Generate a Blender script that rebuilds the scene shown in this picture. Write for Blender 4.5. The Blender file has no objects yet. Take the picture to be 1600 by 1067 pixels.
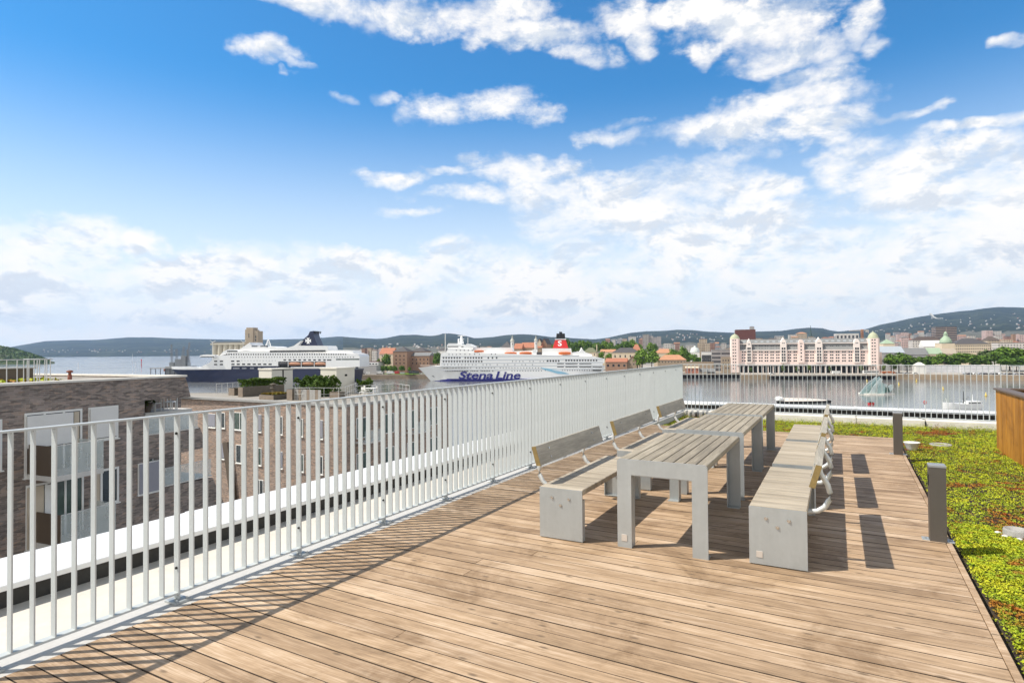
import bpy, bmesh, math, random
import numpy as np
from mathutils import Vector, Matrix
R = math.radians
rng = random.Random(7)
NR = np.random.default_rng(11)
scn = bpy.context.scene
COL = scn.collection
# ------------------------------------------------------------------ camera (solved from the photograph's vanishing points)
F, PITCH, ROLL, YAW, EYE = 936.4147, .0148, -.0081, .5123, 1.66
c_, s_ = math.cos(YAW), math.sin(YAW)
_R = np.array([1, 0, 0.]); _F = np.array([0, math.cos(PITCH), math.sin(PITCH)]); _U = np.cross(_R, _F)
_R2 = math.cos(ROLL) * _R + math.sin(ROLL) * _U; _U2 = -math.sin(ROLL) * _R + math.cos(ROLL) * _U
_M = np.array([[c_, -s_, 0], [s_, c_, 0], [0, 0, 1]])
AX_R, AX_U, AX_F = _M @ _R2, _M @ _U2, _M @ _F
ORG = np.array([0, 0, EYE])
def ray(px, py): return AX_F + AX_R * (px - 800) / F - AX_U * (py - 533.5) / F
def P(px, py, z):
    d = ray(px, py); return ORG + d * ((z - EYE) / d[2])
def PX(px, py, x):
    d = ray(px, py); return ORG + d * (x / d[0])
def PY(px, py, y):
    d = ray(px, py); return ORG + d * (y / d[1])
def D(px, py, k): return ORG + ray(px, py) * k
cam = bpy.data.cameras.new('camera'); camo = bpy.data.objects.new('camera', cam); COL.objects.link(camo)
cam.sensor_width = 36; cam.lens = F * 36 / 1600; cam.clip_start = .05; cam.clip_end = 60000
camo.matrix_world = Matrix([[AX_R[i], AX_U[i], -AX_F[i], ORG[i]] for i in range(3)] + [[0, 0, 0, 1]])
scn.camera = camo
ZW = -27.0          # fjord surface
ZQ = ZW + 4.5       # quays
class Frame:
    """a vertical plane standing somewhere in the place: local x along it, y into it, z up"""
    def __init__(s, o, ang=YAW):
        s.o = np.array(o, float); s.a = ang
        s.x = np.array([math.cos(ang), math.sin(ang), 0]); s.y = np.array([-math.sin(ang), math.cos(ang), 0])
    def p(s, px, py, yo=0.):
        d = ray(px, py); q = s.o + s.y * yo
        k = ((q - ORG) @ s.y) / (d @ s.y); w = ORG + d * k - s.o
        return float(w @ s.x), float(w[2])
    def loc(s, w):
        w = np.array(w, float) - s.o; return float(w @ s.x), float(w @ s.y), float(w[2])
def frame_at(px, py, depth, z0, ang=YAW):
    o = D(px, py, depth); o[2] = z0; return Frame(o, ang)
# ------------------------------------------------------------------ objects
def tag(o, label=None, cat=None, group=None, kind=None):
    if label: o['label'] = label
    if cat: o['category'] = cat
    if group: o['group'] = group
    if kind: o['kind'] = kind
    return o
def thing(name, label, cat, loc=(0, 0, 0), rz=0., group=None):
    o = bpy.data.objects.new(name, None); o.empty_display_size = .2; COL.objects.link(o)
    o.location = [float(v) for v in loc]; o.rotation_euler = (0, 0, rz)
    return tag(o, label, cat, group)
def fthing(name, label, cat, fr, group=None): return thing(name, label, cat, fr.o, fr.a, group)
class MB:
    def __init__(s): s.v = []; s.f = []; s.m = []; s.sm = []; s.tn = []; s.tone = -1.
    def add(s, vs, fs, m=0, smooth=False):
        b = len(s.v); s.v += [tuple(map(float, v)) for v in vs]
        for f in fs: s.f.append(tuple(b + i for i in f)); s.m.append(m); s.sm.append(smooth); s.tn.append(s.tone)
        return s
    def box(s, x0, x1, y0, y1, z0, z1, m=0):
        return s.add([(x0, y0, z0), (x1, y0, z0), (x1, y1, z0), (x0, y1, z0), (x0, y0, z1), (x1, y0, z1), (x1, y1, z1), (x0, y1, z1)],
                     [(3, 2, 1, 0), (4, 5, 6, 7), (0, 1, 5, 4), (1, 2, 6, 5), (2, 3, 7, 6), (3, 0, 4, 7)], m)
    def bbox(s, x0, x1, y0, y1, z0, z1, b=.004, m=0):
        """box with chamfered upper edges"""
        s.add([(x0, y0, z0), (x1, y0, z0), (x1, y1, z0), (x0, y1, z0), (x0, y0, z1 - b), (x1, y0, z1 - b), (x1, y1, z1 - b), (x0, y1, z1 - b),
               (x0 + b, y0 + b, z1), (x1 - b, y0 + b, z1), (x1 - b, y1 - b, z1), (x0 + b, y1 - b, z1)],
              [(3, 2, 1, 0), (8, 9, 10, 11), (0, 1, 5, 4), (1, 2, 6, 5), (2, 3, 7, 6), (3, 0, 4, 7), (4, 5, 9, 8), (5, 6, 10, 9), (6, 7, 11, 10), (7, 4, 8, 11)], m)
        return s
    def hexa(s, b4, t4, m=0):
        return s.add(list(b4) + list(t4), [(3, 2, 1, 0), (4, 5, 6, 7), (0, 1, 5, 4), (1, 2, 6, 5), (2, 3, 7, 6), (3, 0, 4, 7)], m)
    def prism(s, poly, a, b, plane='xz', m=0):
        """polygon in a plane, extruded along the third axis from a to b"""
        f = {'xz': lambda p, k: (p[0], k, p[1]), 'yz': lambda p, k: (k, p[0], p[1]), 'xy': lambda p, k: (p[0], p[1], k)}[plane]
        ar = sum(poly[i][0] * poly[(i + 1) % len(poly)][1] - poly[(i + 1) % len(poly)][0] * poly[i][1] for i in range(len(poly)))
        if ar < 0: poly = poly[::-1]
        n = len(poly); vs = [f(p, a) for p in poly] + [f(p, b) for p in poly]
        fr = tuple(range(n)); bk = tuple(range(2 * n - 1, n - 1, -1)); sd = [(i, (i + 1) % n, n + (i + 1) % n, n + i) for i in range(n)]
        fs = [fr, bk] + [(q[1], q[0], q[3], q[2]) for q in sd]
        if plane == 'xz': pass
        else: fs = [tuple(reversed(q)) for q in fs]
        if a > b: fs = [tuple(reversed(q)) for q in fs]
        return s.add(vs, fs, m)
    def tube(s, pts, r, n=8, m=0, caps=True):
        pts = [Vector(p) for p in pts]; rs = r if isinstance(r, (list, tuple)) else [r] * len(pts)
        rings = []; up = Vector((0, 0, 1))
        for i, p in enumerate(pts):
            t = (pts[min(i + 1, len(pts) - 1)] - pts[max(i - 1, 0)]).normalized()
            a = t.cross(up)
            if a.length < .05: a = t.cross(Vector((0, 1, 0)))
            a.normalize(); b = t.cross(a)
            rings.append([p + (a * math.cos(2 * math.pi * k / n) + b * math.sin(2 * math.pi * k / n)) * rs[i] for k in range(n)])
        vs = [q for ri in rings for q in ri]; fs = []
        for i in range(len(pts) - 1):
            for k in range(n): fs.append((i * n + k, i * n + (k + 1) % n, (i + 1) * n + (k + 1) % n, (i + 1) * n + k))
        s.add(vs, fs, m, True)
        if caps: s.add(rings[0] + rings[-1], [tuple(range(n))[::-1], tuple(range(n, 2 * n))], m)
        return s
    def lathe(s, prof, n=16, cx=0, cy=0, m=0, smooth=True):
        vs = [(cx + r * math.cos(2 * math.pi * k / n), cy + r * math.sin(2 * math.pi * k / n), z) for r, z in prof for k in range(n)]
        fs = [(i * n + k, i * n + (k + 1) % n, (i + 1) * n + (k + 1) % n, (i + 1) * n + k) for i in range(len(prof) - 1) for k in range(n)]
        s.add(vs, fs, m, smooth)
        return s.add([vs[k] for k in range(n)] + [vs[(len(prof) - 1) * n + k] for k in range(n)], [tuple(range(n))[::-1], tuple(range(n, 2 * n))], m)
    def mesh(s, name, mats):
        me = bpy.data.meshes.new(name); me.from_pydata(s.v, [], s.f)
        if not isinstance(mats, (list, tuple)): mats = [mats]
        for k in mats: me.materials.append(k)
        me.polygons.foreach_set('material_index', s.m); me.polygons.foreach_set('use_smooth', s.sm)
        if max(s.tn) >= 0:
            at = me.attributes.new('tone', 'FLOAT', 'FACE'); at.data.foreach_set('value', [max(0., k) for k in s.tn])
        me.update()
        return me
    def build(s, name, mats, parent=None, loc=None):
        return place(name, s.mesh(name, mats), parent, loc)
def place(name, me, parent=None, loc=None, rz=None):
    o = bpy.data.objects.new(name, me); COL.objects.link(o)
    if parent is not None: o.parent = parent
    if loc is not None: o.location = [float(v) for v in loc]
    if rz is not None: o.rotation_euler = (0, 0, rz)
    return o
def children(o, table=None): return [x for x in COL.objects if x.parent == o]
def copy_tree(o, label=None, loc=None, rz=None):
    c = o.copy(); COL.objects.link(c)
    if label: c['label'] = label
    if loc is not None: c.location = [float(v) for v in loc]
    if rz is not None: c.rotation_euler = (0, 0, rz)
    for ch in children(o):
        d = ch.copy(); COL.objects.link(d); d.parent = c
        for g in children(ch):
            e = g.copy(); COL.objects.link(e); e.parent = d
    return c
def structure(name, mb, mats): return tag(mb.build(name, mats), kind='structure')
def quads_mesh(name, cen, nor, size, mats, aspect=1.0, mi=None):
    """many small leaf faces, each a quad of its own"""
    n = len(cen); cen = np.asarray(cen, float); nor = np.asarray(nor, float); nor /= np.linalg.norm(nor, axis=1)[:, None] + 1e-9
    h = NR.normal(size=(n, 3)); a = np.cross(nor, h); a /= np.linalg.norm(a, axis=1)[:, None] + 1e-9; b = np.cross(nor, a)
    sz = np.asarray(size, float).reshape(-1, 1) * np.ones((n, 1)); a = a * sz; b = b * sz * aspect
    bend = nor * sz * .25
    v = np.stack([cen - a - bend, cen - b * .8, cen + a - bend, cen + b * .8 + bend * .5], 1).reshape(-1, 3)
    me = bpy.data.meshes.new(name); me.vertices.add(4 * n); me.vertices.foreach_set('co', v.astype(np.float32).ravel())
    me.loops.add(4 * n); me.loops.foreach_set('vertex_index', np.arange(4 * n, dtype=np.int32))
    me.polygons.add(n); me.polygons.foreach_set('loop_start', np.arange(0, 4 * n, 4, dtype=np.int32)); me.polygons.foreach_set('loop_total', np.full(n, 4, np.int32))
    for k in (mats if isinstance(mats, (list, tuple)) else [mats]): me.materials.append(k)
    if mi is not None: me.polygons.foreach_set('material_index', np.asarray(mi, np.int32))
    me.update(calc_edges=True); me.validate()
    return me
# ------------------------------------------------------------------ materials
class NT:
    def __init__(s, name):
        s.mat = bpy.data.materials.new(name); s.mat.use_nodes = True; s.t = s.mat.node_tree; s.n = s.t.nodes
        s.b = s.n['Principled BSDF']; s.out = s.n['Material Output']
    def N(s, typ, **kw):
        n = s.n.new(typ)
        for k, v in kw.items():
            if k.startswith('i_'): n.inputs[int(k[2:])].default_value = v
            else: setattr(n, k, v)
        return n
    def L(s, a, b): s.t.links.new(a, b)
    def coord(s, scale=(1, 1, 1), kind='Object'):
        tc = s.N('ShaderNodeTexCoord'); mp = s.N('ShaderNodeMapping'); mp.inputs['Scale'].default_value = scale
        s.L(tc.outputs[kind], mp.inputs[0]); return mp.outputs[0]
    def noise(s, vec, scale, detail=4, rough=.55, dist=0.):
        n = s.N('ShaderNodeTexNoise'); n.inputs['Scale'].default_value = scale; n.inputs['Detail'].default_value = detail
        n.inputs['Roughness'].default_value = rough; n.inputs['Distortion'].default_value = dist
        s.L(vec, n.inputs['Vector']); return n.outputs['Fac']
    def ramp(s, fac, stops, interp='LINEAR'):
        r = s.N('ShaderNodeValToRGB'); r.color_ramp.interpolation = interp; e = r.color_ramp.elements
        while len(e) < len(stops): e.new(.5)
        for k, (p, c) in enumerate(stops): e[k].position = p; e[k].color = (*c, 1) if not isinstance(c, (int, float)) else (c, c, c, 1)
        s.L(fac, r.inputs[0]); return r.outputs[0]
    def mix(s, fac, a, b, mode='MIX'):
        m = s.N('ShaderNodeMix', data_type='RGBA', blend_type=mode)
        for sock, v in ((m.inputs[0], fac), (m.inputs[6], a), (m.inputs[7], b)):
            if isinstance(v, (int, float)): sock.default_value = v
            elif isinstance(v, tuple): sock.default_value = (*v, 1)
            else: s.L(v, sock)
        return m.outputs[2]
    def math(s, op, a, b=0., c=0.):
        m = s.N('ShaderNodeMath', operation=op)
        for k, v in enumerate((a, b, c)):
            if isinstance(v, (int, float)): m.inputs[k].default_value = v
            else: s.L(v, m.inputs[k])
        return m.outputs[0]
    def bump(s, h, strength=.3, dist=.01):
        b = s.N('ShaderNodeBump'); b.inputs['Strength'].default_value = strength; b.inputs['Distance'].default_value = dist
        s.L(h, b.inputs['Height']); s.L(b.outputs[0], s.b.inputs['Normal'])
    def set(s, col=None, rough=None, metal=None, **kw):
        for k, v in (('Base Color', col), ('Roughness', rough), ('Metallic', metal), *kw.items()):
            if v is None: continue
            i = s.b.inputs[k]
            if isinstance(v, (int, float)): i.default_value = v
            elif isinstance(v, tuple): i.default_value = (*v, 1) if len(v) == 3 else v
            else: s.L(v, i)
        return s.mat
MATS = {}
ORD = 'first second third fourth fifth sixth seventh eighth ninth tenth eleventh twelfth thirteenth fourteenth fifteenth sixteenth seventeenth eighteenth nineteenth twentieth twenty-first twenty-second twenty-third twenty-fourth'.split()
def plain(name, col, rough=.6, metal=0., var=.12, scale=3., bump=0., spec=.5):
    if name in MATS: return MATS[name]
    t = NT(name); v = t.coord(); n = t.noise(v, scale, 5, .6); n2 = t.noise(v, scale * 7.3, 3, .6)
    f = t.math('MULTIPLY_ADD', n2, .4, t.math('MULTIPLY', n, .6))
    cl = t.ramp(f, [(.3, tuple(k * (1 - var) for k in col)), (.7, tuple(min(1, k * (1 + var)) for k in col))])
    t.set(cl, t.math('MULTIPLY_ADD', n2, .2, rough - .1), metal, **{'Specular IOR Level': spec})
    if bump: t.bump(n2, bump, .02)
    MATS[name] = t.mat; return t.mat
def wood(name, ca, cb, axis=0, rough=.62, knots=True, grain=26., attr=True, dark=.55, spec=.3):
    """boards: long grain, knots, each board its own tone (attribute tone, one random value per board)"""
    t = NT(name); tc = t.N('ShaderNodeTexCoord'); at = t.N('ShaderNodeAttribute', attribute_name='tone')
    tone = at.outputs['Fac']
    off = t.N('ShaderNodeVectorMath', operation='SCALE'); cmb = t.N('ShaderNodeCombineXYZ')
    for k in range(3): t.L(t.math('MULTIPLY', tone, (37., 51., 23.)[k]), cmb.inputs[k])
    ad = t.N('ShaderNodeVectorMath', operation='ADD'); t.L(tc.outputs['Object'], ad.inputs[0]); t.L(cmb.outputs[0], ad.inputs[1])
    sc = [grain, grain, grain]; sc[axis] = 1.1
    mp = t.N('ShaderNodeMapping'); mp.inputs['Scale'].default_value = sc; t.L(ad.outputs[0], mp.inputs[0])
    g = t.noise(mp.outputs[0], 1.6, 8, .65, .8); g2 = t.noise(mp.outputs[0], 5.5, 4, .6)
    sc2 = [2.2, 2.2, 2.2]; sc2[axis] = .55
    mp2 = t.N('ShaderNodeMapping'); mp2.inputs['Scale'].default_value = sc2; t.L(ad.outputs[0], mp2.inputs[0])
    big = t.noise(mp2.outputs[0], 1.3, 4, .6)
    f = t.math('ADD', t.math('MULTIPLY', g, .38), t.math('ADD', t.math('MULTIPLY', g2, .27), t.math('MULTIPLY', big, .35)))
    base = t.ramp(f, [(.36, tuple(k * dark for k in ca)), (.445, tuple(k * .82 for k in ca)), (.50, ca), (.60, cb)])
    tn = t.ramp(tone, [(0., (.86, .84, .82)), (.5, (1., .99, .98)), (1., (1.09, 1.08, 1.06))])
    base = t.mix(1., base, tn, 'MULTIPLY')
    if knots:
        sc3 = [9., 9., 9.]; sc3[axis] = 3.6
        mp3 = t.N('ShaderNodeMapping'); mp3.inputs['Scale'].default_value = sc3; t.L(ad.outputs[0], mp3.inputs[0])
        vo = t.N('ShaderNodeTexVoronoi', voronoi_dimensions='2D' if axis == 0 else '3D'); vo.inputs['Scale'].default_value = .62; t.L(mp3.outputs[0], vo.inputs['Vector'])
        k = t.ramp(vo.outputs['Distance'], [(.012, 1.), (.045, .75), (.085, 0.)])
        sk = t.N('ShaderNodeSeparateColor'); t.L(vo.outputs['Color'], sk.inputs[0])
        k = t.math('MULTIPLY', k, t.ramp(sk.outputs[0], [(.35, 0.), (.6, 1.)]))
        wp = t.noise(tc.outputs['Object'], 1.5, 6, .72, .8)
        base = t.mix(1., base, t.ramp(wp, [(.36, (.70, .665, .62)), (.48, (.97, .96, .95)), (.66, (1.10, 1.11, 1.12))]), 'MULTIPLY')
        base = t.mix(t.math('MULTIPLY', k, .8), base, tuple(x * .33 for x in ca))
    t.set(base, t.math('MULTIPLY_ADD', g, .25, rough - .12), 0., **{'Specular IOR Level': spec})
    t.bump(f, .35, .003)
    MATS[name] = t.mat; return t.mat
def brick(name, cols, mortar, w=.29, h=.075, scale=1., rough=.85, var=.5):
    t = NT(name); tc = t.N('ShaderNodeTexCoord'); sx = t.N('ShaderNodeSeparateXYZ'); t.L(tc.outputs['Object'], sx.inputs[0])
    cb = t.N('ShaderNodeCombineXYZ'); t.L(t.math('ADD', sx.outputs[0], sx.outputs[1]), cb.inputs[0]); t.L(sx.outputs[2], cb.inputs[1])
    br = t.N('ShaderNodeTexBrick'); br.offset = .5
    for k, v in (('Scale', scale), ('Mortar Size', .009), ('Mortar Smooth', .3), ('Bias', 0.), ('Brick Width', w), ('Row Height', h)): br.inputs[k].default_value = v
    br.inputs['Color1'].default_value = (*cols[0], 1); br.inputs['Color2'].default_value = (*cols[1], 1); br.inputs['Mortar'].default_value = (*mortar, 1)
    t.L(cb.outputs[0], br.inputs['Vector'])
    # every brick fired differently: cells of about one brick
    mp = t.N('ShaderNodeMapping'); mp.inputs['Scale'].default_value = (1 / w * 1.05, 1 / h * 1.0, 1); t.L(cb.outputs[0], mp.inputs[0])
    vo = t.N('ShaderNodeTexVoronoi', voronoi_dimensions='2D'); vo.inputs['Scale'].default_value = 1.; t.L(mp.outputs[0], vo.inputs['Vector'])
    sp = t.N('ShaderNodeSeparateColor'); t.L(vo.outputs['Color'], sp.inputs[0])
    tint = t.ramp(sp.outputs[0], [(0., (1 - var, 1 - var * 1.05, 1 - var * 1.1)), (.5, (1., .98, .95)), (.85, (1.22, 1.14, 1.06)), (1., (1.4, 1.2, 1.02))])
    n = t.noise(cb.outputs[0], .35, 4)
    cl = t.mix(1., br.outputs[0], tint, 'MULTIPLY')
    cl = t.mix(1., cl, t.ramp(n, [(.3, .85), (.7, 1.12)]), 'MULTIPLY')
    t.set(cl, rough); t.bump(t.math('ADD', br.outputs['Fac'], t.math('MULTIPLY', sp.outputs[0], -.5)), .5, -.012)
    MATS[name] = t.mat; return t.mat
def facade_grid(name, wall, glass, w=3., h=3.2, fx=.45, fy=.45, rough=.7):
    """far facade: rows of windows as the wall's own surface pattern"""
    t = NT(name); tc = t.N('ShaderNodeTexCoord'); sx = t.N('ShaderNodeSeparateXYZ'); t.L(tc.outputs['Object'], sx.inputs[0])
    u = t.math('FRACT', t.math('DIVIDE', t.math('ADD', sx.outputs[0], sx.outputs[1]), w)); v = t.math('FRACT', t.math('DIVIDE', sx.outputs[2], h))
    m = t.math('MULTIPLY', t.math('LESS_THAN', t.math('ABSOLUTE', t.math('SUBTRACT', u, .5)), fx / 2), t.math('LESS_THAN', t.math('ABSOLUTE', t.math('SUBTRACT', v, .5)), fy / 2))
    ge = t.N('ShaderNodeNewGeometry'); sn = t.N('ShaderNodeSeparateXYZ'); t.L(ge.outputs['Normal'], sn.inputs[0])
    m = t.math('MULTIPLY', m, t.math('LESS_THAN', t.math('ABSOLUTE', sn.outputs[2]), .5))
    n = t.noise(tc.outputs['Object'], .2, 4)
    wl = t.ramp(n, [(.3, tuple(k * .85 for k in wall)), (.7, tuple(min(1, k * 1.1) for k in wall))])
    t.set(t.mix(m, wl, glass), t.math('SUBTRACT', rough, t.math('MULTIPLY', m, rough - .15)))
    MATS[name] = t.mat; return t.mat
def glass_mat(name, col=(.02, .03, .035), rough=.05):
    if name in MATS: return MATS[name]
    t = NT(name); n = t.noise(t.coord(), .8, 3)
    t.set(t.ramp(n, [(.35, tuple(k * .6 for k in col)), (.65, tuple(k * 1.5 for k in col))]), rough, 0., **{'Specular IOR Level': .8}); MATS[name] = t.mat; return t.mat
def clear_glass(name, tint=(.86, .95, .92), alpha=.28):
    t = NT(name); n = t.noise(t.coord(), 1.5, 3)
    t.set(tint, .04, 0., Alpha=t.math('MULTIPLY_ADD', n, .12, alpha - .06)); MATS[name] = t.mat; return t.mat
def leaves(name, a, b, c, scale=.6, trans=.0):
    t = NT(name); v = t.coord(); n = t.noise(v, scale, 4, .6); n2 = t.noise(v, scale * 6, 2)
    oi = t.N('ShaderNodeObjectInfo')
    f = t.math('ADD', t.math('MULTIPLY', n, .7), t.math('MULTIPLY', n2, .3))
    cl = t.ramp(f, [(.32, a), (.5, b), (.68, c)])
    cl = t.mix(1., cl, t.ramp(oi.outputs['Random'], [(0., (.75, .8, .7)), (1., (1.25, 1.15, 1.1))]), 'MULTIPLY')
    t.set(cl, .6, 0., **{'Specular IOR Level': .25, 'Subsurface Weight': 0.})
    MATS[name] = t.mat; return t.mat
def galv(name, col=(.40, .425, .43), rough=.42, metal=.3):
    t = NT(name); v = t.coord(); vo = t.N('ShaderNodeTexVoronoi'); vo.inputs['Scale'].default_value = 34.; t.L(v, vo.inputs['Vector'])
    sp = t.N('ShaderNodeSeparateColor'); t.L(vo.outputs['Color'], sp.inputs[0]); n = t.noise(v, 3.2, 6, .65, .6); n2 = t.noise(t.coord((14, 14, 2)), 1.5, 4)
    f = t.math('ADD', t.math('MULTIPLY', sp.outputs[0], .07), t.math('ADD', t.math('MULTIPLY', n, .60), t.math('MULTIPLY', n2, .33)))
    t.set(t.ramp(f, [(.3, tuple(k * .9 for k in col)), (.5, col), (.68, tuple(min(1, k * 1.08) for k in col))]), t.math('MULTIPLY_ADD', n, .3, rough - .15), metal)
    t.bump(f, .08, .002); MATS[name] = t.mat; return t.mat
# ------------------------------------------------------------------ palette
M_DECK = wood('deck_wood', (.44, .305, .19), (.62, .475, .34), axis=0, grain=24.)
M_BOARD_X = wood('bench_slat_wood', (.42, .362, .28), (.56, .495, .40), axis=0, grain=30., knots=False, dark=.7)
M_TABLE = wood('table_wood', (.325, .28, .21), (.43, .38, .295), axis=1, grain=26., knots=False, dark=.7)
M_BACK = wood('backrest_wood', (.43, .395, .325), (.54, .50, .42), axis=1, grain=22., knots=False, dark=.7)
M_ENDGRAIN = plain('end_grain', (.24, .17, .06), .7, 0, .25, 30)
M_CLAD = wood('cladding_wood', (.44, .185, .02), (.56, .26, .035), axis=2, grain=22., dark=.6)
M_GALV = galv('galvanised_steel'); M_GALV_T = galv('steel_tube', (.60, .615, .60), .4, .25)
M_FENCE = plain('fence_paint', (.50, .53, .53), .45, 0, .06, 2.)
M_BOLT = plain('steel_bolt', (.6, .6, .58), .25, .9, .1, 40)
M_WHITE = plain('white_metal_flashing', (.80, .80, .79), .38, 0, .04, 1.2)
M_STRIP = plain('edge_strip_paint', (.54, .525, .50), .6, 0, .08, 4.)
M_MEMB = plain('roof_membrane', (.66, .625, .56), .8, 0, .10, 2.2, .1)
M_BITUMEN = plain('bitumen_upstand', (.035, .033, .03), .7, 0, .35, 4., .3)
M_CONC = plain('concrete', (.74, .70, .63), .85, 0, .14, 3., .15)
M_CONC_D = plain('concrete_block', (.36, .35, .33), .85, 0, .2, 8., .2)
M_BOLLARD = plain('bollard_paint', (.088, .078, .068), .45, 0, .06, 3.)
M_BOLLTOP = plain('bollard_cap', (.30, .31, .32), .4, .2, .06, 3.)
M_DARK = plain('deep_dark', (.012, .011, .010), .8, 0, .3, 5)
M_BROWNMET = plain('brown_metal_cap', (.13, .085, .055), .45, .1, .12, 3)
M_SOIL = plain('soil', (.05, .038, .026), .95, 0, .4, 9., .5)
M_PLASTIC = plain('white_plastic', (.74, .73, .69), .4, 0, .05, 5)
# ------------------------------------------------------------------ the roof we stand on
DX0, DX1, DY0, DY1 = -3.835, .7357, -2.6, 13.0
ZS = -.13                                                   # sedum level
b = MB(); b.box(-5.50, 9, -4, 17.55, -27.5, -.25); structure('roof_slab', b, brick('own_brick', ((.10, .065, .05), (.15, .10, .08)), (.2, .19, .18)))
b = MB(); b.box(-4.94, -4.10, -4, 17.0, -.249, -.03); b.box(-4.10, 9, 16.79, 17.0, -.249, -.03); structure('roof_membrane', b, M_MEMB)
b = MB(); b.box(-4.099, -3.838, -4, 16.78, -.248, -.004); structure('roof_edge_strip', b, M_STRIP)
b = MB()                                                    # the deck: loose boards on dark battens
y = DY0; k = 0
while y < DY1 - .05:
    cuts = [DX0, DX1 - .045]
    if rng.random() < .55: cuts.insert(1, rng.uniform(DX0 + .9, DX1 - .9))
    for a, e in zip(cuts[:-1], cuts[1:]):
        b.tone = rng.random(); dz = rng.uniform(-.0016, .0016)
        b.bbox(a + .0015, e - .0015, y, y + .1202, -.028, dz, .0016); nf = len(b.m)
        for j_ in (8, 6, 4, 2): b.m[nf - j_] = 1  # board edges coloured darker than the boards along each joint
    y += .126; k += 1
deck_end = y
b.tone = .45; b.bbox(DX1 - .041, DX1, DY0, deck_end, -.16, -.001, .003); b.tone = .3; b.box(DX0, DX1 - .043, deck_end, deck_end + .028, -.16, -.003)
structure('wooden_deck', b, [M_DECK, plain('joint_dark', (.075, .052, .034), .9, 0, .3, 12)])
b = MB(); b.box(DX0, DX1 - .045, DY0, deck_end - .002, -.16, -.05); structure('deck_base', b, M_DARK)
# kerb at the far end, joints cut into it
b = MB()
xs = [-3.836, -2.1, .12, 1.02, 2.9, 5., 9.]
for a, e in zip(xs[:-1], xs[1:]): b.bbox(a + .006, e - .006, 16.1, 16.76, -.249, .035, .012)
structure('concrete_kerb', b, M_CONC)
# parapets
def parapet(name, label, boxes, cop, seams):
    t = thing(name, label, 'parapet')
    m = MB()
    for q in boxes: m.box(*q)
    m.build('upstand', M_BITUMEN, t)
    m = MB()
    for q in cop: m.bbox(*q, .006)
    for q in seams: m.box(*q)
    m.build('coping', M_WHITE, t)
parapet('parapet_wall', 'low dark parapet with wide white metal coping beside the left railing', [(-5.5, -4.941, -4, 17.55, -.249, .098)],
        [(-5.56, -4.88, y0, y0 + 2.496, .1, .137) for y0 in (-4., -1.5, 1., 3.5, 6., 8.5, 11., 13.5, 15.)][:-1] + [(-5.56, -4.88, 16., 17.6, .1, .137)],
        [(-5.55, -4.885, y0 - .03, y0 + .03, .1372, .145) for y0 in (1., 3.5, 6., 8.5, 11., 13.5, 16.)])
parapet('parapet_wall', 'low dark parapet with white metal coping beyond the far railing', [(-4.94, 9, 17.001, 17.55, -.249, .118)],
        [(x0, x0 + 2.496, 16.92, 17.6, .12, .16) for x0 in (-4.879, -2.38, .12, 2.62, 5.12)], [(x0 - .03, x0 + .03, 16.925, 17.59, .1602, .168) for x0 in (-2.38, .12, 2.62, 5.12)])
# ------------------------------------------------------------------ railings of flat bars
XF, YF, ZT, ZB = -3.965, 16.437, 1.251, .0594
SP = .10254                                                  # pitch of the bars; every tenth is a post
bar_me = MB().box(-.025, .025, -.004, .004, ZB - .001, ZT - .0125).mesh('baluster', M_FENCE)
def post_parts(parent, loc, rz=0.):
    p = place('post', MB().box(-.026, .026, -.006, .006, .012, ZT - .0125).mesh('post', M_FENCE), parent, loc, rz)
    m = MB(); m.bbox(-.05, .075, -.055, .055, -.003, .012, .003)
    for yy in (-.035, .035): m.lathe([(.009, .012), (.009, .02), (.005, .023)], 8, .055, yy)
    m.build('foot_plate', M_GALV, p)
    for z in (.22, 1.12): MB().tube([(.008, -.0065, z), (.008, -.016, z)], .009, 8).build('bolt', M_DARK, p)
    return p
def railing(label, n, org, rz, posts, length, first, z0=0.):
    t = thing('metal_railing', label, 'railing', (org[0], org[1], z0), rz)
    return t
t = thing('metal_railing', 'pale grey railing of upright flat bars running along the left edge of the deck', 'railing', (XF, 0, 0))
L0 = .3
MB().bbox(-.027, .027, L0, YF + .027, ZT - .012, ZT, .003).build('top_rail', M_FENCE, t)
MB().bbox(-.027, .027, L0, YF + .02, ZB - .013, ZB, .002).build('bottom_rail', M_FENCE, t)
py_ = [2.425 + 10 * SP * k for k in range(-2, 14)]
ref = None
for k, yy in enumerate(py_):
    if yy < L0: continue
    if ref is None: ref = post_parts(t, (0, yy, 0))
    else:
        q = copy_tree(ref, None, (0, yy, 0)); q.parent = t
corner = post_parts(t, (0, YF - .015, 0))
bars = [2.425 + SP * k for k in range(-20, 137) if k % 10 and 2.425 + SP * k > L0 + .05 and 2.425 + SP * k < YF - .05]
near = [y for y in bars if y > 1.2][:100]
for yy in near: place('baluster', bar_me, t, (0, yy, 0))
m = MB()
for yy in bars:
    if yy not in near: m.box(-.025, .025, yy - .004, yy + .004, ZB - .001, ZT - .0125)
tag(m.build('baluster', M_FENCE, t), kind='stuff')
t2 = thing('metal_railing', 'railing of thin upright bars on the far kerb facing the harbour basin', 'railing', (XF, YF, .0))
MB().bbox(.03, 8.6, -.027, .027, ZT - .012, ZT, .003).build('top_rail', M_FENCE, t2)
MB().bbox(.03, 8.6, -.027, .027, ZB - .013, ZB, .002).build('bottom_rail', M_FENCE, t2)
xp = [PY(1219, 640, YF)[0] - XF, PY(1546, 650, YF)[0] - XF]; st = (xp[1] - xp[0]) / 4
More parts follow.
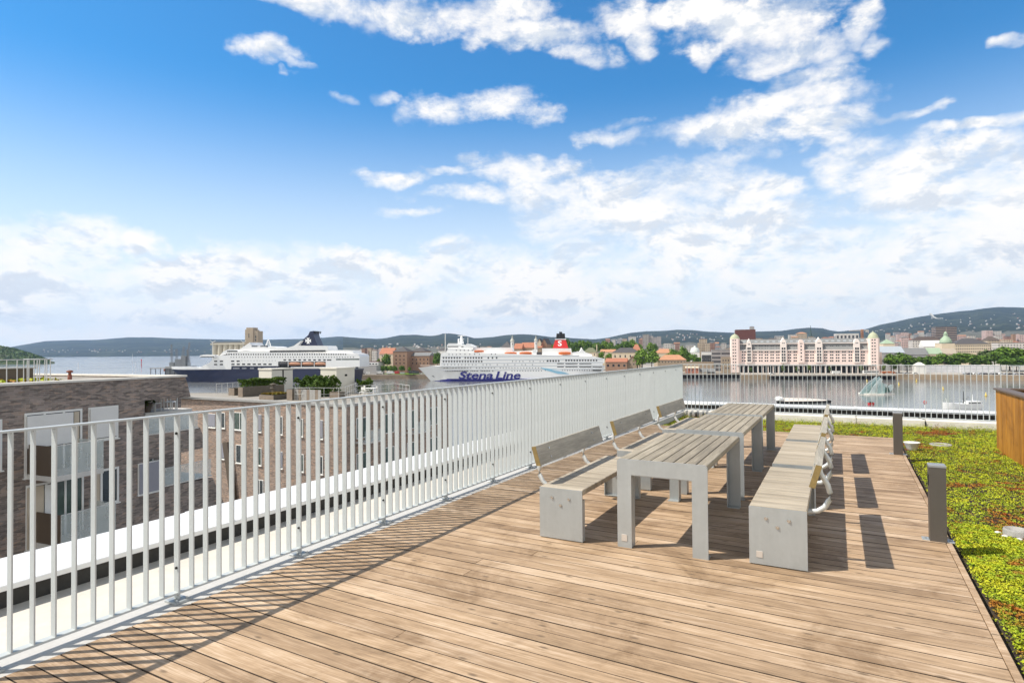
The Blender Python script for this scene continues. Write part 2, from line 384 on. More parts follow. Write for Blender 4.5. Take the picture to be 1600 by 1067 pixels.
for k in range(-2, 7):
    xx = xp[0] + k * st
    if xx < .3: continue
    m = MB(); m.box(-.006, .006, -.026, .026, .046, ZT - .0125); p = place('post', m.mesh('post', M_FENCE), t2, (xx, 0, 0))
    m = MB(); m.bbox(-.05, .05, -.07, .05, .034, .0455, .003); m.build('foot_plate', M_GALV, p)
    for j in range(1, 10):
        place('baluster', MATS.setdefault('bar2', MB().box(-.004, .004, -.025, .025, ZB - .001, ZT - .0125).mesh('baluster', M_FENCE)), t2, (xx + st * j / 10, 0, 0))
xx = xp[0] + max(-2, -int((xp[0] - .3) / st)) * st
while xx > .12:
    xx -= st / 10
    if xx > .05: place('baluster', MATS['bar2'], t2, (xx, 0, 0))
# ------------------------------------------------------------------ tables
ROT = .016016
def row(x0, y0, d): return (x0 - math.sin(ROT) * d, y0 + math.cos(ROT) * d, 0)
def make_table(tagged):
    t = thing('picnic_table', '', 'table')
    W = .37; L = 1.803; H = .74
    m = MB()
    for k in range(8):
        xa = -W + .0045 + k * .0925; m.tone = rng.random()
        m.bbox(xa, xa + .0835, .0125, L - .0125, H - .048, H - .003 + rng.uniform(-.001, .001), .004)
    m.build('table_top', M_TABLE, t)
    for y0, sg in ((0., 1), (L, -1)):
        m = MB()
        pts = [(-W, 0), (-W + .122, 0), (-W + .122, H - .128), (W - .122, H - .128), (W - .122, 0), (W, 0), (W, H - .02), (W - .02, H), (-W + .02, H), (-W, H - .02)]
        ya, yb = (y0, y0 + .01 * sg)
        m.prism(pts[:3] + [(-W + .122, H - .128)][:0] + [(-W + .122, H - .128), (-W, H - .128)], min(ya, yb), max(ya, yb)) if False else None
        lo, hi = min(ya, yb), max(ya, yb)
        m.box(-W, -W + .122, lo, hi, 0, H - .128); m.box(W - .122, W, lo, hi, 0, H - .128)
        m.prism([(-W, H - .128), (W, H - .128), (W, H - .018), (W - .018, H), (-W + .018, H), (-W, H - .018)], lo, hi)
        e = sg * .1
        fl, fh = min(y0 + .01 * sg, y0 + e), max(y0 + .01 * sg, y0 + e)
        for sx in (-1, 1):
            xi = sx * (W - .122); m.box(min(xi, xi + sx * .008), max(xi, xi + sx * .008), fl, fh, 0.006, H - .137)
            m.box(min(xi + sx * .009, sx * W), max(xi + sx * .009, sx * W), fl, fh, 0, .006)
        m.box(-W + .115, W - .115, fl, fh, H - .136, H - .128)
        fr = m.build('end_frame', M_GALV, t)
        if sg == 1 and tagged:
            MB().bbox(-W + .035, -W + .083, -.004, -.0002, .055, .11, .001).build('maker_plate', MATS.setdefault('plate', plain('plate', (.55, .50, .45), .5, .1, .08, 20)), fr)
    for xa in (-.2, .15): MB().box(xa, xa + .05, .02, L - .02, H - .10, H - .05).build('support_rail', M_GALV, t)
    return t
T0 = (-.9864 - .37, 4.868)
ta = make_table(True); ta['label'] = 'slatted steel-framed table nearest the camera, with a small square plate on its leg'
ta.location = row(*T0, 0); ta.rotation_euler.z = ROT
tb = make_table(False); tb['label'] = 'middle slatted table of the row, between the nearest and farthest tables'; tb.location = row(*T0, 2.094); tb.rotation_euler.z = ROT
tc = copy_tree(tb, 'farthest slatted table of the row, closest to the far railing', row(*T0, 4.021), ROT)
for o in (ta, tb, tc): o['group'] = 'slatted steel tables set end to end on the deck'
# ------------------------------------------------------------------ benches
def make_bench(side, plate):
    t = thing('bench', '', 'bench'); L = 1.74; w = .2025
    m = MB(); n = 18; pitch = (L - .026) / n
    for k in range(n):
        m.tone = rng.random(); m.bbox(-w + .002, w - .002, .013 + k * pitch + .003, .013 + (k + 1) * pitch - .003, .405, .449 + rng.uniform(-.001, .001), .004)
    m.build('seat', M_BOARD_X, t)
    m = MB()
    for x in (-.12, .12): MB().box(x - .02, x + .02, .011, L - .011, .365, .404).build('seat_rail', M_GALV, t)
    for y0, sg in ((0., 1), (L, -1)):
        m = MB(); lo, hi = min(y0, y0 + .01 * sg), max(y0, y0 + .01 * sg)
        m.box(-w, w, lo, hi, 0.008, .444)
        fl, fh = min(y0 + .011 * sg, y0 + .06 * sg), max(y0 + .011 * sg, y0 + .06 * sg)
        m.box(-w, w, fl, fh, .008, .014)
        for sx in (-1, 1): m.box(min(sx * w, sx * (w - .008)), max(sx * w, sx * (w - .008)), fl, fh, .015, .36)
        for sx in (-1, 1): m.lathe([(.018, 0), (.018, .008)], 10, sx * .16, (fl + fh) / 2)
        pn = m.build('end_panel', M_GALV, t)
        for x, z in ((-.08, .362), (.08, .362), (0, .303)):
            yo = -.006 * sg; m = MB(); m.tube([(x, y0 + .0005 * sg, z), (x, y0 + yo, z)], .013, 10); m.tube([(x, y0 + yo * .98, z), (x, y0 + yo * 1.9, z)], .007, 8); m.build('bolt', M_BOLT, pn)
        if plate and sg == 1: MB().bbox(-.152, -.107, -.004, -.0002, .06, .108, .001).build('maker_plate', MATS.setdefault('plate', plain('plate', (.55, .50, .45), .5, .1, .08, 20)), pn)
    m = MB(); sd = side
    q = [(.215, .62), (.257, .612), (.307, .782), (.265, .79)]
    m.tone = rng.random()
    m.prism([(sd * x, z) for x, z in q], .055, 1.69)
    bk = m.build('backrest', M_BACK, t)
    for a, e in ((.051, .0548), (1.6902, 1.694)): MB().prism([(sd * x, z) for x, z in q], a, e).build('board_end', M_ENDGRAIN, bk)
    for y0 in (.3, 1.42):
        for f in (.25, .72):
            x = .215 + .05 * f; z = .62 + .17 * f; MB().tube([(sd * (x + .001), y0, z), (sd * (x - .007), y0, z + .002)], .010, 10).build('bolt', M_BOLT, bk)
    for y0 in (.3, 1.42):
        pts = [(.1, .382), (.2, .375), (.265, .388), (.315, .425), (.345, .48), (.352, .54), (.337, .60), (.31, .645), (.29, .68), (.282, .715)]
        MB().tube([(sd * x, y0, z) for x, z in pts], .0205, 12).build('back_support', M_GALV_T, t)
    return t
lab = {1: ['right-hand bench nearest the camera, its steel end panel bearing a small square plate', 'middle bench of the right-hand row, its seat meeting the benches at both ends', 'right-hand bench farthest from the camera, by the sedum strip'],
       -1: ['bench nearest the camera on the railing side of the tables', 'middle bench of the row between the left railing and the tables', 'farthest bench on the railing side, its backrest seen against the far end of the railing']}
for sd, x0, y0, sp in ((1, -.4925, 4.955, 1.93), (-1, -2.222, 4.795, 2.14)):
    first = make_bench(sd, sd == 1); tag(first, lab[sd][0], 'bench', 'steel and timber benches along the tables')
    first.location = row(x0, y0, 0); first.rotation_euler.z = ROT
    nxt = first if sd == -1 else make_bench(sd, False)
    if sd == 1:
        tag(nxt, lab[sd][1], 'bench', 'steel and timber benches along the tables'); nxt.location = row(x0, y0, sp); nxt.rotation_euler.z = ROT
    else: copy_tree(nxt, lab[sd][1], row(x0, y0, sp), ROT)
    copy_tree(nxt, lab[sd][2], row(x0, y0, 2 * sp), ROT)
# ------------------------------------------------------------------ light bollards
def bollard(x, y, label):
    t = thing('bollard_light', label, 'bollard', (x, y, 0), 0, 'square bollard lights along the deck edge')
    MB().box(-.06, .06, -.06, .06, .0, .632).build('post', M_BOLLARD, t)
    MB().bbox(-.0625, .0625, -.0625, .0625, .632, .652, .004).build('cap', M_BOLLTOP, t)
    m = MB(); m.box(-.064, -.0602, -.035, .035, .47, .56); m.build('lamp_slot', M_DARK, t)
    m = MB()
    for sx in (-1, 1):
        m.bbox(min(sx * .0605, sx * .115), max(sx * .0605, sx * .115), -.05, .05, .0, .008, .002); m.lathe([(.009, .008), (.009, .016)], 8, sx * .09, 0)
    m.build('base_plate', M_GALV, t)
bollard(.641, 6.30, 'dark square bollard nearest the camera, on the deck edge by the sedum')
bollard(.641, 11.07, 'farther dark square bollard on the deck edge, next to the white bowl')
# ------------------------------------------------------------------ timber enclosure at the right
cb = P(1558, 703, ZS); X0 = cb[0]; YB = cb[1]; YA = 7.2; XE = 6.2
ztop = PY(1557, 607, YB)[2]
t = thing('timber_planter', 'tall box clad in upright orange-brown boards with a brown metal rim', 'planter', (X0, YA, ZS))
Ln = YB - YA; Ht = ztop - ZS
def clad(m, a, e, f):
    p = a
    while p < e - .02:
        m.tone = rng.random(); q = min(p + .118, e); f(p + .002, q - .002, rng.uniform(0, .003)); p = q
m = MB(); clad(m, 0, Ln, lambda a, e, d: m.box(-d, .024, a, e, 0, Ht - .02)); m.tone = .5; m.box(.03, .09, 0.03, Ln - .03, 0, Ht - .02); m.build('side_cladding', M_CLAD, t)
m = MB(); clad(m, .03, XE - X0, lambda a, e, d: m.box(a, e, Ln - .024, Ln + d, 0, Ht - .02)); clad(m, .03, XE - X0, lambda a, e, d: m.box(a, e, -d, .024, 0, Ht - .02)); m.build('end_cladding', M_CLAD, t)
m = MB(); m.bbox(-.03, .14, -.03, Ln + .03, Ht - .019, Ht + .012, .004); m.bbox(.1405, XE - X0, Ln - .14, Ln + .03, Ht - .019, Ht + .012, .004); m.bbox(.1405, XE - X0, -.03, .14, Ht - .019, Ht + .012, .004)
m.build('metal_rim', M_BROWNMET, t)
m = MB(); m.box(.091, XE - X0, .0245, Ln - .0245, 0, Ht - .25); m.build('soil', M_SOIL, t)
m = MB(); m.box(.0905, .1, .026, Ln - .026, Ht - .25, Ht - .02); m.build('liner', M_BROWNMET, t)
# ------------------------------------------------------------------ small things on the sedum
w = P(1425, 706, ZS)
m = MB(); m.lathe([(.05, 0), (.06, .005), (.085, .07), (.115, .15), (.125, .165), (.118, .17), (.10, .14), (.03, .05), (.0, .045)], 24)
tag(place('bowl', m.mesh('bowl', M_PLASTIC), None, w), 'white flared plastic bowl on the sedum behind the farther bollard', 'bowl')
w = P(1470, 697, ZS)
m = MB(); m.lathe([(.17, -.02), (.17, .035), (.15, .045), (.14, .02), (.0, .018)], 24); tag(place('roof_drain', m.mesh('roof_drain', M_CONC_D), None, w), 'flat pale round drain cover in the sedum near the far kerb', 'drain cover')
w = P(1588, 840, ZS)
t = thing('roof_drain', 'grey ringed drain pot in the sedum at the right edge', 'drain', w)
m = MB(); m.lathe([(.10, -.02), (.10, .07), (.092, .085), (.08, .085), (.08, .03), (0, .03)], 24); m.build('pot', M_CONC_D, t)
for a in range(7):
    r = .13 + .02 * math.sin(a * 3); m = MB(); m.lathe([(.02, 0), (.032, .02), (.025, .04), (0, .048)], 7); place('pebble', m.mesh('pebble', M_PLASTIC if a % 2 else M_CONC), t, (r * math.cos(a * .9 + 2), r * math.sin(a * .9 + 2), -.01))
base = P(1083, 652, ZS)
for k in range(3):
    m = MB(); m.bbox(-.07, .07, -.10, .10, -.02, .14, .008)
    o = tag(place('concrete_block', m.mesh('concrete_block', M_CONC_D), None, base + np.array([.19 * k, .02 * k, 0]), .12 * k - .1),
            'grey concrete block ' + ['closest to the left railing, of three below the far kerb', 'in the middle of three below the far kerb', 'farthest right of three below the far kerb'][k], 'block', 'concrete blocks by the far corner of the railing')
t = thing('lightning_rod', 'thin black rod standing against the pale far kerb', 'rod', (PY(1446, 668, 16.08)[0], 16.08, ZS))
MB().tube([(0, 0, 0), (0, 0, .13)], .012).build('stem', M_DARK, t); MB().tube([(0, 0, .13), (0, .03, .18), (-.12, .1, .21)], .006).build('cable', M_DARK, t)
# ------------------------------------------------------------------ sedum roof
def sedum_mat():
    t = NT('sedum'); ge = t.N('ShaderNodeNewGeometry'); pos = ge.outputs['Position']
    n1 = t.noise(pos, 1.0, 5, .68, .5); n2 = t.noise(pos, 6.5, 4, .65); n3 = t.noise(pos, 45., 2); n4 = t.noise(pos, .42, 3, .5)
    f = t.math('ADD', t.math('MULTIPLY', n1, .5), t.math('ADD', t.math('MULTIPLY', n2, .34), t.math('MULTIPLY', n4, .16)))
    cl = t.ramp(f, [(.37, (.30, .065, .02)), (.425, (.42, .16, .025)), (.455, (.38, .28, .03)), (.475, (.25, .35, .025)), (.51, (.44, .50, .025)), (.55, (.56, .54, .03)), (.58, (.29, .42, .02)), (.65, (.15, .26, .025))])
    cl = t.mix(1., cl, t.ramp(n3, [(.3, .62), (.7, 1.3)]), 'MULTIPLY')
    t.set(cl, .65, 0., **{'Specular IOR Level': .25}); return t.mat
M_SEDUM = sedum_mat()
def patch(x0, x1, y0, y1, step):
    nx, ny = int((x1 - x0) / step), int((y1 - y0) / step)
    X, Y = np.meshgrid(np.linspace(x0, x1, nx), np.linspace(y0, y1, ny))
    Z = ZS + .014 * np.sin(X * 7.1 + np.sin(Y * 3.3)) * np.sin(Y * 6.3 + np.cos(X * 4.)) + NR.normal(size=X.shape) * .006
    v = np.stack([X, Y, Z], -1).reshape(-1, 3); f = [(j * nx + i, j * nx + i + 1, (j + 1) * nx + i + 1, (j + 1) * nx + i) for j in range(ny - 1) for i in range(nx - 1)]
    return v.tolist(), f
b = MB()
for q in ((DX1 + .012, 8.9, -3.5, 16.08, .09), (DX0 - .0, DX1 + .05, deck_end + .04, 16.08, .06)): b.add(*patch(*q), 0, True)
b.build('g', M_SOIL); g = COL.objects[-1]; g.name = 'sedum_bed'; tag(g, kind='structure')
def scatter(n, x0, x1, y0, y1):
    return np.stack([NR.uniform(x0, x1, n), NR.uniform(y0, y1, n), np.zeros(n)], 1)
cen = np.concatenate([scatter(44000, DX1 + .09, 3.4, 3.0, 7.5), scatter(36000, DX1 + .09, 4.0, 7.5, 16.07), scatter(15000, DX0 + .02, DX1 + .1, deck_end + .1, 16.07)])
# low rosettes: a few leaves each round a common centre
k = 4; c = np.repeat(cen, k, 0); j = NR.normal(size=c.shape) * np.array([.016, .016, .004]); c = c + j
hgt = .018 + .03 * (np.sin(c[:, 0] * 2.3 + 1.2 * np.sin(c[:, 1] * 1.9)) * np.sin(c[:, 1] * 2.7) * .5 + .5) * NR.uniform(.2, 1, len(c))
far = np.clip((c[:, 1] - 15.4) / .6, 0, 1) * NR.uniform(0, 1, len(c)) ** 3 * .09
c[:, 2] = ZS + hgt + far
nrm = NR.normal(size=c.shape) * .55 + np.array([0, 0, 1.])
me = quads_mesh('sedum', c, nrm, NR.uniform(.005, .012, len(c)), M_SEDUM, .8)
tag(place('sedum', me), kind='stuff')
# ------------------------------------------------------------------ neighbouring flats
M_BRICK = brick('dark_brick', ((.20, .165, .148), (.31, .26, .235)), (.29, .275, .265), .29, .085, var=.4)
M_BRICK2 = brick('brown_brick', ((.31, .225, .18), (.38, .29, .24)), (.32, .28, .25), .30, .085, var=.32)
M_FRAME = plain('window_frame', (.82, .81, .77), .45, 0, .05, 3)
M_BLIND = plain('roller_blind', (.76, .75, .72), .8, 0, .05, 2)
M_BLINDV = plain('grey_blind', (.30, .30, .34), .8, 0, .06, 2)
M_BEIGE = plain('beige_render', (.55, .47, .36), .8, 0, .06, 1.5)
M_BROWN = plain('brown_panel', (.115, .085, .06), .5, 0, .08, 1.5)
M_PANE = glass_mat('dark_pane'); M_PANEG = glass_mat('green_pane', (.045, .075, .06))
M_BALC = clear_glass('balcony_glass', (.74, .80, .77), .32)
M_SLAB = plain('pale_slab_edge', (.62, .60, .56), .7, 0, .08, 3)
M_ROOFG = plain('roof_gravel', (.33, .30, .26), .9, 0, .18, 4, .2)
M_RAIL = plain('railing_paint', (.60, .60, .58), .5, 0, .05, 4)
M_BOX = plain('ivory_cladding', (.70, .66, .57), .55, 0, .05, .8)
M_TIMB = plain('dark_planks', (.135, .115, .09), .8, 0, .3, 3)
M_TIMBL = plain('lighter_planks', (.25, .20, .155), .8, 0, .25, 3)
def cw(X, Y, z): return np.array([X * c_ - Y * s_, X * s_ + Y * c_, z])
def window(parent, x0, x1, z0, z1, y=0., frame=.07, pane=M_PANE, mull=1, blind=None, fm=M_FRAME, proud=.05):
    f = MB(); a = y - proud
    f.box(x0, x1, a, y + .1, z0, z0 + frame); f.box(x0, x1, a, y + .1, z1 - frame, z1)
    f.box(x0, x0 + frame, a, y + .1, z0 + frame, z1 - frame); f.box(x1 - frame, x1, a, y + .1, z0 + frame, z1 - frame)
    for k in range(mull):
        xm = x0 + (x1 - x0) * (k + 1) / (mull + 1); f.box(xm - frame / 2, xm + frame / 2, a + .01, y + .1, z0 + frame, z1 - frame)
    f.box(x0 - .05, x1 + .05, a - .06, y + .1, z0 - .05, z0 - .001)
    fo = f.build('window', fm, parent)
    MB().box(x0 + frame, x1 - frame, y - .02, y + .09, z0 + frame, z1 - frame).build('pane', pane, fo)
    if blind: MB().box(x0 + frame * .6, x1 - frame * .6, a - .03, a - .005, z0 + (z1 - z0) * blind[0], z1 - .04).build('blind', blind[1], fo)
    return fo
FA = Frame(cw(-20.6, 26, 0), R(68) + YAW)
ta = fthing('brick_building', 'dark brick flats with grey roller blinds and glass balconies, nearest beyond the left railing', 'building', FA)
zt = .36; xl = -14.; xr = FA.p(226, 640)[0]
x290, x298 = FA.p(290, 590)[0], FA.p(298, 618)[0]; zb1 = -.75
m = MB(); m.prism([(xl, zb1), (x298, zb1), (x290, zt), (xl, zt)], 0, .35); m.box(xl, xr, 0.0, 13, -27, zb1 - .001); m.box(xl, xl + .35, .351, 13, zb1, zt); m.box(xl, xr, 12.65, 13, zb1, zt); m.box(x290 - .35, x290, .351, 12.64, zb1, zt)
for pl, yy in (([(226, 681), (312, 667.5), (325, 698), (226, 719)], .0), ([(226, 768), (332, 746), (352, 790), (352, 960), (226, 960)], 0.)):
    m.prism([FA.p(*q) for q in pl], yy, 3.2)
q0 = FA.p(345, 775)[0]; m.box(xr + .001, q0, 3.201, 12, -27, zb1 - .001)
m.build('wall', M_BRICK, ta)
m = MB(); m.bbox(xl - .05, x290 + .05, -.07, .42, zt + .001, zt + .10, .01); m.bbox(xl - .05, x290 + .05, 12.6, 13.1, zt + .001, zt + .10, .01); m.bbox(x290 - .4, x290 + .05, .421, 12.59, zt + .001, zt + .1, .01)
m.build('coping', M_CONC, ta)
m = MB(); m.box(xl + .36, x290 - .36, .36, 12.6, zt - .12, zt - .06); m.build('roof', M_ROOFG, ta)
c = scatter(2600, xl + 4, x290 - 3.5, 4.5, 12.3); c[:, 2] = zt - .06 + NR.uniform(.02, .1, len(c))
place('roof_planting', quads_mesh('roof_planting', c, NR.normal(size=c.shape) * .6 + [0, 0, 1], NR.uniform(.08, .16, len(c)), M_SEDUM), ta)
# windows and blinds of its face
A = lambda px, py, yo=0.: FA.p(px, py, yo)
z1 = A(82, 642)[1]
w = window(ta, A(37.5, 700)[0], A(127.5, 690)[0], z1 - 2.75, z1, 0, .09, M_PANE, 2, None)
MB().box(A(40, 660)[0], A(112, 660)[0], -.13, -.09, A(60, 698)[1], z1 - .12).build('blind', M_BLIND, w)
MB().box(A(114, 660)[0], A(122, 660)[0], -.09, -.055, z1 - 2.6, z1 - .12).build('door_leaf', M_BEIGE, w)
w = window(ta, A(137.5, 660)[0], A(184, 660)[0], A(160, 687)[1], A(160, 635)[1], 0, .08, M_PANE, 0)
MB().box(A(139, 660)[0], A(181, 660)[0], -.13, -.09, A(160, 683)[1], A(160, 637)[1]).build('blind', M_BLIND, w)
z2 = A(60, 755)[1]
w = window(ta, A(40, 770)[0], A(130, 760)[0], z2 - 2.75, z2, 0, .09, M_PANEG, 2)
MB().box(A(41, 770)[0], A(66, 760)[0], -.12, -.06, z2 - 2.7, z2 - .1).build('side_panel', M_BEIGE, w)
MB().box(A(68, 770)[0], A(84, 760)[0], -.10, -.055, z2 - 1.6, z2 - .12).build('blind', M_FRAME, w)
w = window(ta, A(156, 757)[0], A(185, 757)[0], A(170, 787)[1], A(170, 731)[1], 0, .1, M_PANE, 0)
MB().box(A(146, 757)[0], A(155, 757)[0], -.04, .05, A(150, 790)[1], A(150, 733)[1]).build('side_panel', M_BEIGE, ta)
w = window(ta, A(215, 745)[0], A(254, 745)[0], A(234, 769)[1], A(234, 721)[1], 0, .08, M_PANE, 0, (0.02, M_BLINDV))
window(ta, A(-45, 660)[0], A(2.5, 660)[0], A(0, 735)[1], A(0, 655)[1], 0, .1, M_PANE, 0, (.3, M_BLIND))
def balcony(pxa, pxb, pyb, hgt, d, pxw):
    yo = -d; xa = A(pxa, pyb, yo)[0]; xb = A(pxb, pyb - 20, yo)[0]; z0 = A(pxa, pyb, yo)[1]
    t = MB(); t.bbox(xa, xb, yo, -.002, z0 - .12, z0 + .1, .01); o = t.build('balcony', M_SLAB, ta)
    MB().box(xa + .0, xa + .05, yo + .05, -.02, z0 + .101, z0 + hgt).build('side_panel', M_BROWN, o)
    MB().box(xb - .04, xb, yo + .05, -.02, z0 + .101, z0 + hgt).build('side_glass', M_BALC, o)
    MB().box(xa + .002, xb - .002, yo + .005, yo + .025, z0 + .101, z0 + hgt).build('glass_front', M_BALC, o)
    g = MB(); g.box(xa, xb, yo, yo + .04, z0 + hgt + .001, z0 + hgt + .03)
    n = 3
    for k in range(n + 1):
        x = xa + (xb - xa) * k / n; g.box(max(xa, x - .02), min(xb, x + .02), yo + .0255, yo + .05, z0 + .101, z0 + hgt)
    g.build('rail', M_RAIL, o)
balcony(84, 162, 749, 1.35, 1.8, 49); balcony(96, 181, 858, 1.4, 1.8, 50)
# loggias cut into its stepped right end
t = MB()
for pxl, pyl, pxr, d in ((226, 681, 310, 0), (226, 768, 331, 0)):
    xa, z0 = A(pxl, pyl); xb = A(pxr, pyl - 14)[0]; zc = z0 + .02
    o = MB().box(xa + .002, xb, -.02, 3.19, z0 + .0, z0 + .06).build('loggia_floor', M_SLAB, ta)
    MB().box(xa + .03, xb - .03, .01, .03, z0 + .061, z0 + .95).build('glass_front', M_BALC, o)
    MB().box(xa + .03, xb - .03, .0, .04, z0 + .951, z0 + .985).build('rail', M_RAIL, o)
    window(ta, xa + .8, xb - 1.2, z0 + .1, z0 + 2.1 if pyl > 700 else z0 + 1.75, 3.2, .08, M_PANEG, 1)
MB().box(xr - .001 + .002, xr + 1.2, 3.1, 3.195, A(290, 745)[1], A(290, 715)[1]).build('side_panel', M_BEIGE, ta)
# roof railing of that building
def light_rail(name, label, pts, z, h, n, mid=0, group=None, mat=None, r=.02):
    o = thing(name, label, 'railing', (pts[0][0], pts[0][1], z), 0, group); mat = mat or M_RAIL
    q = [Vector((p[0] - pts[0][0], p[1] - pts[0][1], 0)) for p in pts]
    MB().tube([(v.x, v.y, h) for v in q], r * 1.3, 6).build('top_rail', mat, o)
    for k in range(mid): MB().tube([(v.x, v.y, h * (k + 1) / (mid + 1)) for v in q], r * .8, 6).build('mid_rail', mat, o)
    me = MB().tube([(0, 0, 0), (0, 0, h)], r, 6).mesh('post', mat); L = [0.]
    for a, e in zip(q[:-1], q[1:]): L.append(L[-1] + (e - a).length)
    for k in range(n):
        d = L[-1] * k / (n - 1)
        for i in range(len(q) - 1):
            if L[i] - 1e-6 <= d <= L[i + 1] + 1e-6:
                v = q[i].lerp(q[i + 1], (d - L[i]) / max(1e-6, L[i + 1] - L[i])); place('post', me, o, v); break
    return o
pr = P(82, 598, zt - .06); lr = FA.loc(pr)
wr = lambda x, y: FA.o + FA.x * x + FA.y * y
light_rail('roof_railing', 'white railing standing on the roof of the nearest dark brick flats', [wr(lr[0] - 8, lr[1]), wr(lr[0], lr[1]), wr(lr[0], lr[1] + 2.2)], zt - .06, 1.12, 26, 0)
wb = P(20, 596, zt - .06)
t = thing('roof_housing', 'dark ribbed housing on the roof behind the white railing', 'housing', wb, FA.a)
MB().box(-3.2, 1.2, .5, 2.0, 0, .62).build('body', M_BROWN, t); MB().bbox(-3.3, 1.3, .4, 2.1, .621, .68, .01).build('lid', M_CONC_D, t)
t = thing('vent_pipe', 'rusty red vent with a cap on the brick flats roof', 'vent', P(109, 593, zt - .06))
m = MB(); m.lathe([(.10, 0), (.10, .25), (.07, .26), (.07, .38)], 12); m.build('pipe', plain('rust_red', (.25, .08, .045), .6, 0, .2, 9), t)
m = MB(); m.lathe([(.06, .381), (.15, .385), (.15, .46), (.05, .50), (0, .5)], 12); m.build('cap', MATS['rust_red'], t)
# terrace furniture on the step at the end of the building
xt = A(232, 640, 1.8)
bk = MB().box(A(227, 640, 1.2)[0], A(300, 640, 1.2)[0], 1.2, 3.15, A(260, 700)[1] - .5, A(260, 642, 1.2)[1]).build('terrace_step', M_SLAB, ta)
zs = A(260, 642, 1.2)[1]
# ------------------------------------------------------------------ block across the courtyard
ZB2 = -2.75
OB = P(540, 633, ZB2); FB = Frame(OB, 0.)
tb2 = fthing('brick_building', 'brown brick block with rows of white-framed windows below a planted roof terrace', 'building', FB)
DB = 14.5; WBL = 36
m = MB(); yl = FB.loc(P(300, 613, ZB2))[1]; yl2 = yl - (DB - yl) * (WBL - 24) / 24
m.prism([(-WBL, 0), (0, 0), (0, DB), (-WBL, yl2)], -25, -.16, 'xy'); m.build('wall', M_BRICK2, tb2)
m = MB(); m.bbox(-WBL, .08, -.08, .55, -.159, .06, .01); m.bbox(-.5, .08, .551, DB, -.159, .06, .01); m.prism([(-WBL, yl2 - .2), (.08, DB + .01), (.08, DB + .35), (-WBL, yl2 + .2)], -.159, .06, 'xy'); m.build('coping', M_CONC_D, tb2)
m = MB(); m.prism([(-WBL, .552), (-.501, .552), (-.501, DB - .2), (-WBL, yl2 - .21)], -.158, .0, 'xy'); m.build('roof', M_ROOFG, tb2)
Bp = lambda px, py: FB.p(px, py)
for wpx in (((325, 646, 337, 668), (340, 644, 352, 669), (366, 644, 384, 672), (397, 647, 409, 675), (432, 650, 442, 679), (466, 654, 474, 682), (497, 656, 505, 686)),
            ((340, 692, 352, 717), (369, 695, 385, 724), (399, 699, 409, 727), (434, 705, 442, 732), (466, 709, 475, 737), (497, 712, 505, 741)),
            ((322, 745, 330, 772), (400, 749, 412, 775), (466, 766, 475, 790), (497, 770, 505, 795))):
    for k, (a, t_, e, b_) in enumerate(wpx):
        xa, xb = Bp(a, t_)[0], Bp(e, t_)[0]; zz1 = Bp((a + e) / 2, t_)[1]; zz0 = Bp((a + e) / 2, b_)[1]
        window(tb2, xa, xb, zz0, zz1, 0, .07, M_PANEG if (k + int(t_)) % 3 else M_PANE, 1 if xb - xa > .7 else 0, None if k % 3 else (.1, M_BLINDV))
m = MB(); m.prism([Bp(360, 690), Bp(352, 690), Bp(362, 760), Bp(366, 800), Bp(374, 800), Bp(366, 740)], -.35, -.01); m.build('wall_screen', M_BROWN, tb2)
for lv in range(3):                                            # shaded side with its balconies
    for k in range(4):
        y0 = 1.2 + 3.3 * k; z0 = -2.95 - 3. * lv
        f = MB(); f.box(-.05, .05, y0, y0 + 1.5, z0, z0 + .07); f.box(-.05, .05, y0, y0 + 1.5, z0 + 1.7, z0 + 1.77); f.box(-.05, .05, y0, y0 + .07, z0 + .071, z0 + 1.699); f.box(-.05, .05, y0 + 1.43, y0 + 1.5, z0 + .071, z0 + 1.699)
        fo = f.build('window', M_FRAME, tb2); MB().box(-.04, .02, y0 + .07, y0 + 1.43, z0 + .07, z0 + 1.7).build('pane', M_PANEG, fo)
        if k in (0, 2):
            g = MB(); g.box(.06, 1.2, y0 - .2, y0 + 2.2, z0 - .35, z0 - .2); bo = g.build('balcony', M_SLAB, tb2)
            MB().box(1.16, 1.19, y0 - .2, y0 + 2.2, z0 - .199, z0 + .75).build('glass_front', M_BALC, bo)
RB = lambda px, py: P(px, py, ZB2)
# roof terrace: planters, hedges, housings
M_HEDGE = leaves('hedge_leaves', (.035, .07, .012), (.085, .15, .02), (.19, .25, .045), 1.1)
M_DRYPL = leaves('dry_sedum', (.20, .11, .02), (.30, .20, .03), (.22, .25, .03), 2.)
def hedge(name, label, px, py, lx, ly, h, zoff, n, mat=None, sz=.10, lumpy=.18):
    o = RB(px, py)
    c = NR.uniform(0, 1, (n, 3)); side = NR.random(n)
    top = h * (1 - lumpy * .5 + lumpy * np.sin(c[:, 0] * lx * 3.1) * np.cos(c[:, 1] * ly * 2.3 + c[:, 0] * 5))
    pts = np.stack([c[:, 0] * lx, c[:, 1] * ly, zoff + np.where(side < .55, top * NR.uniform(.85, 1.06, n), c[:, 2] * top)], 1)
    return tag(place(name, quads_mesh(name, pts, NR.normal(size=pts.shape) + [0, -.2, .6], NR.uniform(.6, 1.3, n) * sz, mat or M_HEDGE), None, o), label, 'hedge' if mat is None else 'plants')
